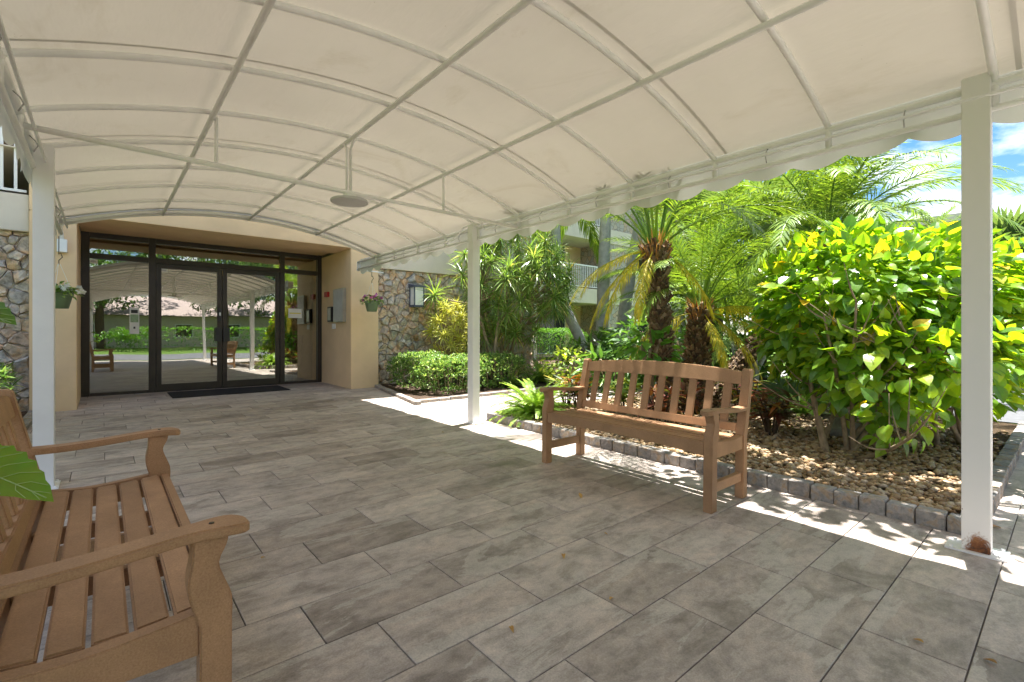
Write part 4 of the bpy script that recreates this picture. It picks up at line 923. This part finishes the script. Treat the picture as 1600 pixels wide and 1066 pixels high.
hedge('clipped_hedge', 'long clipped hedge across the road behind the lawn', [(-14, -21, 12, 1.0, 1.7, 8), (12, -21, 12, 1.0, 1.6, 8)], 7000, .16, L['box'], 4, shell=.86)

# ferns and strap plants
def fern_frond(el, cu, Ln, ll):
    return frond_mesh(R(el), R(cu), Ln, 48, ll, .009, L['fern'], .05, .3, .04, .003, 70)
_fe = [fern_frond(e, c, .5, .045) for e, c in ((78, 70), (62, 85), (45, 85), (28, 70))]
def fern(label, base, n, s):
    t = thing('fern', label, 'fern', base)
    for i in range(n): a = i*2.39996; place('frond', _fe[min(3, int(4*(i+.5)/n))], t, (math.cos(a)*.06*random.random(), math.sin(a)*.06, 0), a+random.uniform(-.3, .3), s*random.uniform(.75, 1.15), random.uniform(-.25, .25))
    return t
fern('bright green fern spilling over the paver edging beside the bench', (4.08, 4.34, gz(4.3)+.05), 150, 1.1)
fern('smaller fern with upright fronds between the strap plant and the clipped hedge', (7.05, 7.25, gz(7.2)+.04), 60, 1.25)
def strap(label, base, n, Ln, w, mat, name='strap_plant', bend=1.1, up=.9):
    t = thing(name, label, 'plant', base)
    for i in range(n):
        g = G(); a = i*2.39996; e = random.uniform(.25, up); ribbon(g, (math.cos(a)*.05, math.sin(a)*.05, 0), (math.cos(a)*math.cos(e*1.4), math.sin(a)*math.cos(e*1.4), math.sin(e*1.4)), Ln*random.uniform(.7, 1.1), w, bend*random.uniform(.5, 1.3), 5, (.8, 1, 1, .8, .5, 0)); put('leaf', g, mat, t)
    return t
strap('arching strap leaved plant at the foot of the dracaena', (6.02, 7.15, gz(7.1)+.035), 85, .55, .026, L['lirio'])
strap('grassy strap plant beneath the dracaena stems', (6.75, 7.25, gz(7.2)+.035), 60, .5, .024, L['lirio'])
strap('pale strap plant at the right end of the gravel bed behind the hibiscus', (6.9, 2.3, gz(2.3)+.06), 34, .5, .05, L['lirio'])

# broad leaved shrubs
def shrub(name, label, base, size, n, leaf, wid, mat, stems=8, zc=.55, cat='shrub', low=.1):
    t = thing(name, label, cat, base); sx, sy, h = size; g = G()
    for i in range(n):
        d = rdir(); k = random.uniform(.45, 1)**.4; q = Vector((d.x*sx*k, d.y*sy*k, max(low, h*zc+d.z*k*h*(1-zc)))); dd = Vector((d.x, d.y, d.z*.5))+rdir()*.6+Vector((0, 0, -.15)); ovate(g, q, dd, Vector((0, 0, 1))+rdir()*.5+d*.4, leaf*random.uniform(.7, 1.2), wid*random.uniform(.8, 1.1), .25, .2)
    put('foliage', g, mat, t); g = G()
    for i in range(stems): a = random.uniform(0, 6.283); r = random.random()**.5*.7; g.tube(curve([(math.cos(a)*.08, math.sin(a)*.08, 0), (math.cos(a)*sx*r*.5, math.sin(a)*sy*r*.5, h*.45), (math.cos(a)*sx*r, math.sin(a)*sy*r, h*.8)], 3), .014, 5)
    tag(put('stems', g, M['bark'], t, True), kind='stuff'); return t
shrub('lime_shrub', 'lime yellow shrub left of the bench crest', down(at_d(893, 600, 9.2)), (.62, .5, .75), 420, .10, .055, L['yshrub'])
shrub('ginger_plant', 'clump of upright broad green leaves behind the bench crest', down(at_d(955, 585, 8.8)), (.75, .5, .72), 260, .30, .07, L['shrub'])
shrub('ginger_plant', 'leafy green clump below the grey palm trunks', down(at_d(925, 560, 10.5)), (.7, .5, .95), 240, .26, .07, L['shrub'])
shrub('green_shrub', 'dark green shrub between the tall and the short date palm', down(at_d(1062, 580, 8.5)), (.65, .5, 1.15), 330, .17, .085, L['shrub'])
shrub('green_shrub', 'dark leafy shrub behind the fronds left of the tall date palm', down(at_d(1000, 580, 9)), (.75, .6, 1.35), 420, .17, .08, L['shrub'])
shrub('green_shrub', 'mid green shrub right of the short date palm', down(at_d(1150, 575, 9)), (.9, .6, 1.05), 480, .15, .08, L['shrub'])
shrub('green_shrub', 'tall leafy shrub in front of the far wall right of the fan palm', down(at_d(1255, 570, 11)), (1.5, .8, 2.2), 900, .16, .09, L['shrub'])
shrub('green_shrub', 'wide dark shrub behind the hibiscus and the leaning palm', down(at_d(1370, 560, 12)), (1.8, .9, 1.9), 1000, .16, .09, L['shrub'])
shrub('green_shrub', 'shrub seen past the rusty post beyond the path', down(at_d(1570, 560, 14)), (2.6, 1.2, 2.4), 1300, .18, .10, L['shrub'])
shrub('philodendron', 'glossy green climber leaves low on the shaggy palm trunk', down(at_d(1012, 655, 5.7)), (.30, .28, 1.15), 90, .17, .10, L['box'], zc=.75, low=.5)

# crotons: every leaf its own piece
def leaf_variants(mat, k, Ln, W, **kw):
    out = []
    for i in range(k): g = G(); ovate(g, (0, 0, 0), (1, 0, 0), (0, 0, 1), Ln*random.uniform(.85, 1.15), W*random.uniform(.85, 1.15), random.uniform(.1, .35), random.uniform(.1, .4), **kw); out.append(g.mesh('leaf', False, [mat]))
    return out
def orient(d, up):
    d = Vector(d).normalized(); y = Vector(up).cross(d); y = y.normalized() if y.length > 1e-4 else Vector((0, 1, 0)); z = d.cross(y); return Matrix((d, y, z)).transposed().to_euler()
_cr = leaf_variants(L['croton'], 6, .22, .065); _cl = leaf_variants(L['yshrub'], 4, .24, .07); _cd = leaf_variants(leafmat('dark_red_croton', [(0, (.06, .018, .014)), (.35, (.14, .03, .02)), (.6, (.04, .03, .016)), (.8, (.26, .07, .02)), (1, (.10, .13, .025))], .35), 5, .25, .055)
def croton(label, base, h, r, n, vs_):
    t = thing('croton', label, 'shrub', base); g = G()
    for i in range(6):
        a = i*1.05; q = Vector((math.cos(a)*r*.45, math.sin(a)*r*.45, h*.75)); g.tube([(math.cos(a)*.03, math.sin(a)*.03, 0), q*.5, q], [.011, .009, .006], 5)
        for k in range(n//6):
            s = .35+.65*k/(n//6); b = k*2.39996; c = q*s+Vector((0, 0, .04)); d = Vector((math.cos(b), math.sin(b), random.uniform(-.25, .7)+.6*(s-.6)))+Vector((math.cos(a), math.sin(a), 0))*.35
            link('leaf', random.choice(vs_), t, loc=c, rot=orient(d, (0, 0, 1)), scale=random.uniform(.75, 1.15))
    tag(put('stems', g, M['darkbark'], t), kind='stuff'); return t
for lab, u, v, dd, h, r, n, vs_ in (('green and orange croton showing through the bench back near its far arm', 905, 650, 6.0, .62, .34, 66, _cr), ('lime yellow croton showing between the bench slats', 978, 645, 6.1, .5, .3, 60, _cl), ('dark red croton behind the middle of the bench', 1035, 670, 5.1, .55, .34, 60, _cd), ('dark purple croton at the foot of the short date palm', 1075, 660, 5.6, .5, .3, 54, _cd), ('orange tinged croton beside the leaning trunk', 1160, 660, 5.5, .66, .36, 66, _cr), ('dark red croton with long drooping leaves between bench and hibiscus', 1205, 680, 4.9, .52, .38, 72, _cd), ('small green croton at the corner of the gravel bed behind the bench', 885, 640, 6.6, .45, .3, 42, _cr)):
    p = at_d(u, v, dd); croton(lab, (p[0], p[1], gz(p[1])+.055), h, r, n, vs_)

# tree standing beside the path, its low branch over the bed
def overhang():
    b = (6.4, -1.9, gz(-1.9)-.03); o = Vector(b); t = thing('broadleaf_tree', 'small tree beside the path with a branch reaching over the gravel bed', 'tree', b)
    g = G(); g.tube(curve([(0, 0, 0), (-.05, .1, 1.3), (-.15, .25, 2.6), (-.4, .6, 3.6)], 5), [.13-.004*i for i in range(16)], 9); put('trunk', g, M['bark'], t, True)
    g = G(); ends = []
    for i in range(9):
        q = Vector((random.uniform(3.85, 4.65), random.uniform(-.7, 1.9), random.uniform(3.4, 4.5)))-o; g.tube(curve([(-.4, .6, 3.6), Vector((-.4, .6, 3.6)).lerp(q, .5)+Vector((0, 0, .25)), q], 4), [.05, .045, .04, .035, .03, .025, .02, .015, .012], 6); ends.append(q)
    put('limbs', g, M['bark'], t, True); g = G()
    for i in range(1500):
        c = random.choice(ends); q = c+Vector((random.gauss(0, .22), random.gauss(0, .30), random.gauss(0, .22)))
        if q.z+o.z < 3.25 or q.x+o.x < 3.60+.17*(q.z+o.z-2.2): continue
        ovate(g, q, rdir()+Vector((0, 0, -.3)), Vector((0, 0, 1))+rdir()*.5, random.uniform(.10, .16), random.uniform(.06, .10), .2, .2)
    for i in range(700):
        q = Vector((random.gauss(-.2, .9), random.gauss(.3, .8), random.uniform(3.6, 5.0))); ovate(g, q, rdir(), Vector((0, 0, 1))+rdir()*.5, random.uniform(.10, .16), random.uniform(.06, .10), .2, .2)
    put('crown', g, L['tree'], t)
overhang()
# hibiscus
_hb = leaf_variants(L['hibiscus'], 8, .155, .125, teeth=.06, cord=.5)
def hibiscus(label, base, blobs, nbig, nrest, stems, sc=1.0, skip=None):
    t = thing('hibiscus', label, 'shrub', base); o = Vector(base); cam_o = Vector((0, 0, CAM_H)); cand = []; vols = [b[1][0]*b[1][1]*b[1][2] for b in blobs]
    while len(cand) < nbig+nrest:
        (c, rad) = random.choices(blobs, vols)[0]; d = rdir(); k = random.uniform(.25, 1)**.35; q = Vector((c[0]+d.x*rad[0]*k, c[1]+d.y*rad[1]*k, c[2]+d.z*rad[2]*k))
        if q.z < gz(q.y)+.12 or (skip and skip(q)): continue
        tip = Vector((d.x, d.y, d.z*.35-.35))+rdir()*.55; up = Vector((0, 0, 1))+d*.55+rdir()*.45
        if d.z > .45 and k > .8: tip += Vector((0, 0, .8)); up += Vector((d.x, d.y, 0))
        cand.append((q, tip, up, (q-cam_o).length-.6*k))
    cand.sort(key=lambda e: e[3]); g = G()
    for i, (q, tip, up, _) in enumerate(cand):
        s = sc*random.choice((.6, .75, .9, 1.0, 1.0, 1.15, 1.35))
        if i < nbig: link('leaf', random.choice(_hb), t, loc=q-o, rot=orient(tip, up), scale=s)
        else: ovate(g, q-o, tip, up, .15*s, .115*s, random.uniform(.1, .35), random.uniform(.1, .35), 0, .5)
    if nrest: tag(put('foliage', g, L['hibiscus'], t), kind='stuff')
    twigs = G()
    for (f, m_, h) in stems:
        g = G(); f, m_, h = Vector(f)-o, Vector(m_)-o, Vector(h)-o; pts = curve([f, m_, h], 6); g.tube(pts, [.024-.017*i/len(pts) for i in range(len(pts))], 7); st = put('stem', g, M['bark'], t, True)
        for k in range(7):
            a = pts[random.randint(3, len(pts)-1)]; e = a+Vector((random.uniform(-.4, .4), random.uniform(-.4, .4), random.uniform(.1, .45))); e.z = min(e.z, 1.6)
            twigs.tube(curve([a, a.lerp(e, .5)+Vector((0, 0, -.04)), e], 3), [.007]*4+[.003]*3, 5)
    tag(put('twigs', twigs, M['bark'], t, True), kind='stuff'); return t
sb = [(4.86, 1.46), (4.80, 1.30), (5.0, 1.30), (5.15, 1.15), (4.95, 1.05), (5.9, .85), (6.2, .7)]
stems = []
for i in range(16):
    f = random.choice(sb); a = random.uniform(0, 6.283); z0 = gz(f[1])+.05; q = (5.55+math.cos(a)*.95, 1.25+math.sin(a)*.55, random.uniform(1.05, 1.5)); stems.append(((f[0]+random.uniform(-.06, .06), f[1]+random.uniform(-.06, .06), z0), (f[0]*.55+q[0]*.45+random.uniform(-.1, .1), f[1]*.55+q[1]*.45, .65), q))
stems.append(((4.85, 1.2, .06), (4.55, .95, .22), (4.3, .72, .42)))
def clear_below(q):
    k = q.x*_fx[0]+q.y*_fx[1]
    return (q.z < .55 and random.random() < .35) or (q.z < 1.15 and random.random() < .12)
hibiscus('large hibiscus shrub with glossy light green leaves on the gravel bed', (4.9, 1.35, gz(1.35)+.05), [((5.22, 1.66, 1.22), (.52, .46, .66)), ((5.45, 1.45, 1.38), (.80, .75, .78)), ((6.05, .95, 1.42), (.85, .75, .72)), ((6.6, .45, 1.30), (.80, .65, .70)), ((5.1, 1.15, .85), (.60, .55, .50)), ((5.35, .62, .85), (.55, .42, .45)), ((4.55, .85, .50), (.28, .26, .24))], 300, 6600, stems, .76, clear_below)
g = G(); ico = bmesh.new(); bmesh.ops.create_icosphere(ico, subdivisions=3, radius=1)
for v in ico.verts: v.co = Vector((v.co.x*.20, v.co.y*.15, v.co.z*.12))*(1+.18*math.sin(5*v.co.x+3*v.co.z)+random.uniform(-.05, .05))
me = bpy.data.meshes.new('rock'); ico.to_mesh(me); ico.free(); me.materials.append(M['rock']); me.polygons.foreach_set('use_smooth', [True]*len(me.polygons)); q = at_g(1322, 690)
tag(link('rock', me, loc=(q[0], q[1], gz(q[1])+.12)), 'grey boulder on the pebbles under the hibiscus', 'rock')
# shrub whose leaves hang in beside the left bench
lb = (-.78, .75, gz(.75)+.03); t = thing('hibiscus', 'hibiscus branch with big toothed leaves reaching in beside the left bench', 'shrub', lb); o = Vector(lb)
g = G()
def bigleaf(u, v, d, u2, v2, d2, W):
    a, b = Vector(at_d(u, v, d)), Vector(at_d(u2, v2, d2)); gg = G(); dv_ = b-a; Ln = dv_.length; n_ = 15; nrm = Vector((.35, -.65, .75)); s = dv_.normalized().cross(nrm).normalized(); nn = s.cross(dv_.normalized()); mid = []; le = []; ri = []
    for i in range(n_+1):
        tt = i/n_; w = W/2*math.sin(math.pi*min(1, tt*.86+.14)**.8)**.85 if i < n_ else 0; w *= 1+(.09 if i % 2 else -.04); c = a+dv_*tt-nn*(.12*Ln*tt*tt); mid.append(c-o); le.append(c-s*w+nn*w*.25-o); ri.append(c+s*w+nn*w*.25-o)
    vv = mid+le+ri; k = n_+1; gg.add(vv, [(i, i+1, k+i+1, k+i) for i in range(n_)]+[(i+1, i, 2*k+i, 2*k+i+1) for i in range(n_)]); lf = put('leaf', gg, L['hibiscus'], t, True); vg = G(); vg.tube([m_+nn*.0008 for m_ in mid[:-1]], .0011, 5)
    for i in range(2, n_-2, 2):
        for ed in (le, ri): vg.tube([mid[i]+nn*.0006, mid[i].lerp(ed[min(i+2, n_-1)], .5)+nn*.0012, mid[i].lerp(ed[min(i+3, n_-1)], .93)+nn*.0008], .0006, 4)
    tag(put('veins', vg, plain('leaf_vein', (.30, .40, .12), .6, .05), lf), kind='stuff'); return a
A1 = bigleaf(-95, 715, .80, 84, 766, .80, .105); A2 = bigleaf(-110, 470, .85, 24, 493, .85, .09)
for A in (A1, A2): g = G(); g.tube(curve([o*0, (A-o)*.5+Vector((-.15, 0, .1)), A-o], 5), .008, 6); put('stem', g, M['bark'], t, True)
for i in range(26):
    q = Vector((-.80+random.uniform(-.3, .06), .60+random.uniform(-.45, .2), random.uniform(.35, 1.3))); link('leaf', random.choice(_hb), t, loc=q-o, rot=orient(rdir()+Vector((.3, 0, -.3)), (0, 0, 1)), scale=random.uniform(.8, 1.1))

# ------------------------------------------------------------------ far wings of the building, round the garden
def wing(label, base, rz, bays, bw, pw, storeys, sh, z0, roof_z):
    """facade along local +x, facing local -y: stone pier, then balcony bay, repeated"""
    t = thing('apartment_wing', label, 'building', base, rz); LX = bays*(bw+pw)
    g = G(); g.box(0, LX, 1.6, 7, 0, roof_z); put('wall', g, M['stucco'], t)
    g = G(); g.box(-.4, LX+.4, -.7, 7.4, roof_z+.003, roof_z+.35); put('roof', g, M['cream'], t)
    for k in range(1, storeys):
        z = z0+sh*(k-1); g = G(); g.box(-.1, LX+.1, -.06, 1.597, z-.62, z); put('floor_slab', g, M['cream'], t)
    for b in range(bays):
        x = b*(bw+pw)
        g = G(); g.box(x, x+pw, -.02, 1.596, 0, roof_z-.003); sp = put('stone_panel', g, M['farstone'], t)
        for xx in (x-.18, x+pw+.02):
            g = G(); g.box(xx, xx+.16, -.10, .1, 0, roof_z-.004); put('column', g, M['cream'], t)
        for k in range(storeys):
            z = 0 if k == 0 else z0+sh*(k-1); x0, x1 = x+pw+.3, x+pw+bw-.3
            g = G(); g.box(x0+.2, x1-.8, 1.55, 1.598, z+.15, z+2.05); w = put('window', g, M['white'], t)
            n_ = 3
            for q in range(n_):
                a = x0+.25+(x1-.8-x0-.25)*q/n_; b_ = x0+.25+(x1-.8-x0-.25)*(q+1)/n_-.05; g = G(); g.box(a, b_, 1.53, 1.549, z+.2, z+2.0); put('window_pane', g, M['darkglass'], w)
            if k:
                g = G(); g.box(x0-.1, x1+.1, -.02, .03, z+.95, z+1.0); g.box(x0-.1, x1+.1, -.015, .025, z+.06, z+.09); xx = x0-.08
                while xx < x1+.08: g.box(xx, xx+.028, -.01, .02, z+.091, z+.949); xx += .115
                put('railing', g, M['white'], t)
    return t
M['darkglass'] = plain('window_glass', (.04, .045, .05), .12, .2, 2, .6, bmp=0)
def farstone():
    m, n, l, o = nmat('far_ledge_stone'); v = coords(n, l, (1, 1, 1)); vo = n.new('ShaderNodeTexVoronoi'); vo.inputs['Scale'].default_value = 4.6; l.new(v, vo.inputs['Vector'])
    ve = n.new('ShaderNodeTexVoronoi'); ve.feature = 'DISTANCE_TO_EDGE'; ve.inputs['Scale'].default_value = 4.6; l.new(v, ve.inputs['Vector'])
    sp = n.new('ShaderNodeSeparateColor'); l.new(vo.outputs['Color'], sp.inputs[0])
    r = ramp(n, [(0, (.36, .35, .34)), (.3, (.50, .42, .33)), (.6, (.44, .41, .38)), (.8, (.52, .38, .27)), (1, (.46, .42, .38))]); l.new(sp.outputs[0], r.inputs[0])
    e = ramp(n, [(.0, (.35,)*3), (.06, (1,)*3)]); l.new(ve.outputs['Distance'], e.inputs[0])
    bsdf(n, l, o, mixc(n, l, 1.0, r.outputs[0], e.outputs[0], 'MULTIPLY'), .9, .2, normal=bump(n, l, e.outputs[0], .6, .03)); return m
M['farstone'] = farstone()
wing('beige three storey wing with stone panels and white balcony rails behind the palms', (10.6, 13.5, .1), 0, 3, 4.6, 1.9, 3, 2.72, 2.95, 8.4)
wing('beige end wing of the apartments beyond the hibiscus', (31, 12.6, .1), -math.pi/2, 2, 3.4, 1.2, 2, 2.7, 2.95, 6.3)
g = G(); g.box(0, 2.35, 0, 6, 0, 8.2); t = thing('link_block', 'plain beige wall block between the stone wall and the far wing', 'building', (8.3, 13.4, .1)); put('wall', g, M['stucco'], t); g = G(); g.box(.5, 1.5, -.02, -.001, 0, 2.1); d_ = put('door', g, M['interior'], t); g = G(); g.box(.42, 1.58, -.05, -.022, 2.1, 2.18); put('lintel', g, M['cream'], t)

# ------------------------------------------------------------------ broadleaf trees further off
def tree(label, base, h, r, n, leaf, seed):
    random.seed(seed); t = thing('broadleaf_tree', label, 'tree', base); g = G(); g.tube(curve([(0, 0, 0), (.1*r*.3, .05, h*.25), (0, 0, h*.5)], 4), [.06*h*.55*(1-.05*i) for i in range(9)], 9); ends = []
    tr = put('trunk', g, M['darkbark'], t, True); lim = G()
    for i in range(9):
        a = i*2.4; q = Vector((math.cos(a)*r*random.uniform(.4, .8), math.sin(a)*r*random.uniform(.4, .8), h*random.uniform(.55, .9))); lim.tube(curve([(0, 0, h*.35), q*.5+Vector((0, 0, h*.22)), q], 4), [.10, .09, .08, .07, .06, .05, .045, .04, .035], 6); ends.append(q)
    put('limbs', lim, M['darkbark'], t, True); g = G(); cl = []
    for i in range(46):
        b = random.choice(ends); cl.append((b+Vector((random.gauss(0, r*.28), random.gauss(0, r*.28), random.gauss(0, h*.09))), random.uniform(.16, .34)*r))
    for i in range(n):
        c, rr = random.choice(cl); d = rdir(); q = c+Vector((d.x, d.y, d.z*.75))*rr*random.uniform(.5, 1)**.5; ribbon(g, q, d+rdir()*.7, leaf*random.uniform(.7, 1.3), leaf*.5, .4, 2, (.5, 1, 0))
    put('crown', g, L['tree'], t); return t
for i, (lab, x, y, h, r, n, lf) in enumerate((('round leafy tree beyond the path, seen right of the rusty post', 30, -2.5, 6.0, 3.2, 9000, .22), ('wide leafy tree far behind the rusty post', 36, 1.0, 6.2, 3.6, 9000, .24), ('distant leafy tree at the edge of the sky', 42, -9, 7, 4.2, 8000, .28), ('spreading tree on the lawn across the road', -7, -26, 9, 5.5, 9000, .30), ('tall tree on the lawn beside the pale roofed house', 8, -27, 10, 5.5, 9000, .30), ('tree at the far end of the long clipped hedge', 22, -26, 9, 5.5, 8000, .30), ('dark tree at the left end of the road', -24, -25, 9, 5.5, 8000, .30))):
    tree(lab, (x, y, gz(y)-.04), h, r, n, lf, 100+i)
src = bpy.data.objects['broadleaf_tree.004']
for k, (x, y, rz, sc) in enumerate(((-16, -29, 1.0, 1.05), (0, -30, 2.2, 1.1), (15, -30, 4.0, 1.0), (30, -28, .3, 1.05), (-32, -29, 5.0, 1.1), (45, -27, 3.1, 1.0))):  # added tree row, keeps bright sky out of the transom glass reflections
    c_ = src.copy(); col.objects.link(c_); c_.location = (x, y, gz(y)-.04); c_.rotation_euler = (0, 0, rz); c_.scale = (sc,)*3
    tag(c_, 'leafy tree added across the road behind the hedge to block reflected sky', 'tree', 'added trees across the road')
    for ch in list(src.children):
        d_ = ch.copy(); col.objects.link(d_); d_.parent = c_
hedge('hedge_row', 'low hedge row along the drive beyond the path', [(24, -1.5, 1.0, 7, 1.5, 6)], 2200, .14, L['box'], 4, shell=.8)
# low house over the road
t = thing('low_house', 'low white house with a pale pink roof across the road', 'house', (3, -38, gz(-38)-.04)); g = G(); g.box(-13, 13, -4, 4, 0, 2.9); w = put('wall', g, M['cream'], t)
g = G(); g.prism([(-5, 2.92), (5, 2.92), (0, 4.9)], 'x', -14, 14); put('roof', g, M['roof'], t)
for x in (-9, -5, 2, 6, 10): g = G(); g.box(x, x+1.6, 4.003, 4.05, .9, 2.2); f = put('window', g, M['white'], t); g = G(); g.box(x+.1, x+1.5, 4.052, 4.06, 1.0, 2.1); put('window_pane', g, M['darkglass'], f)
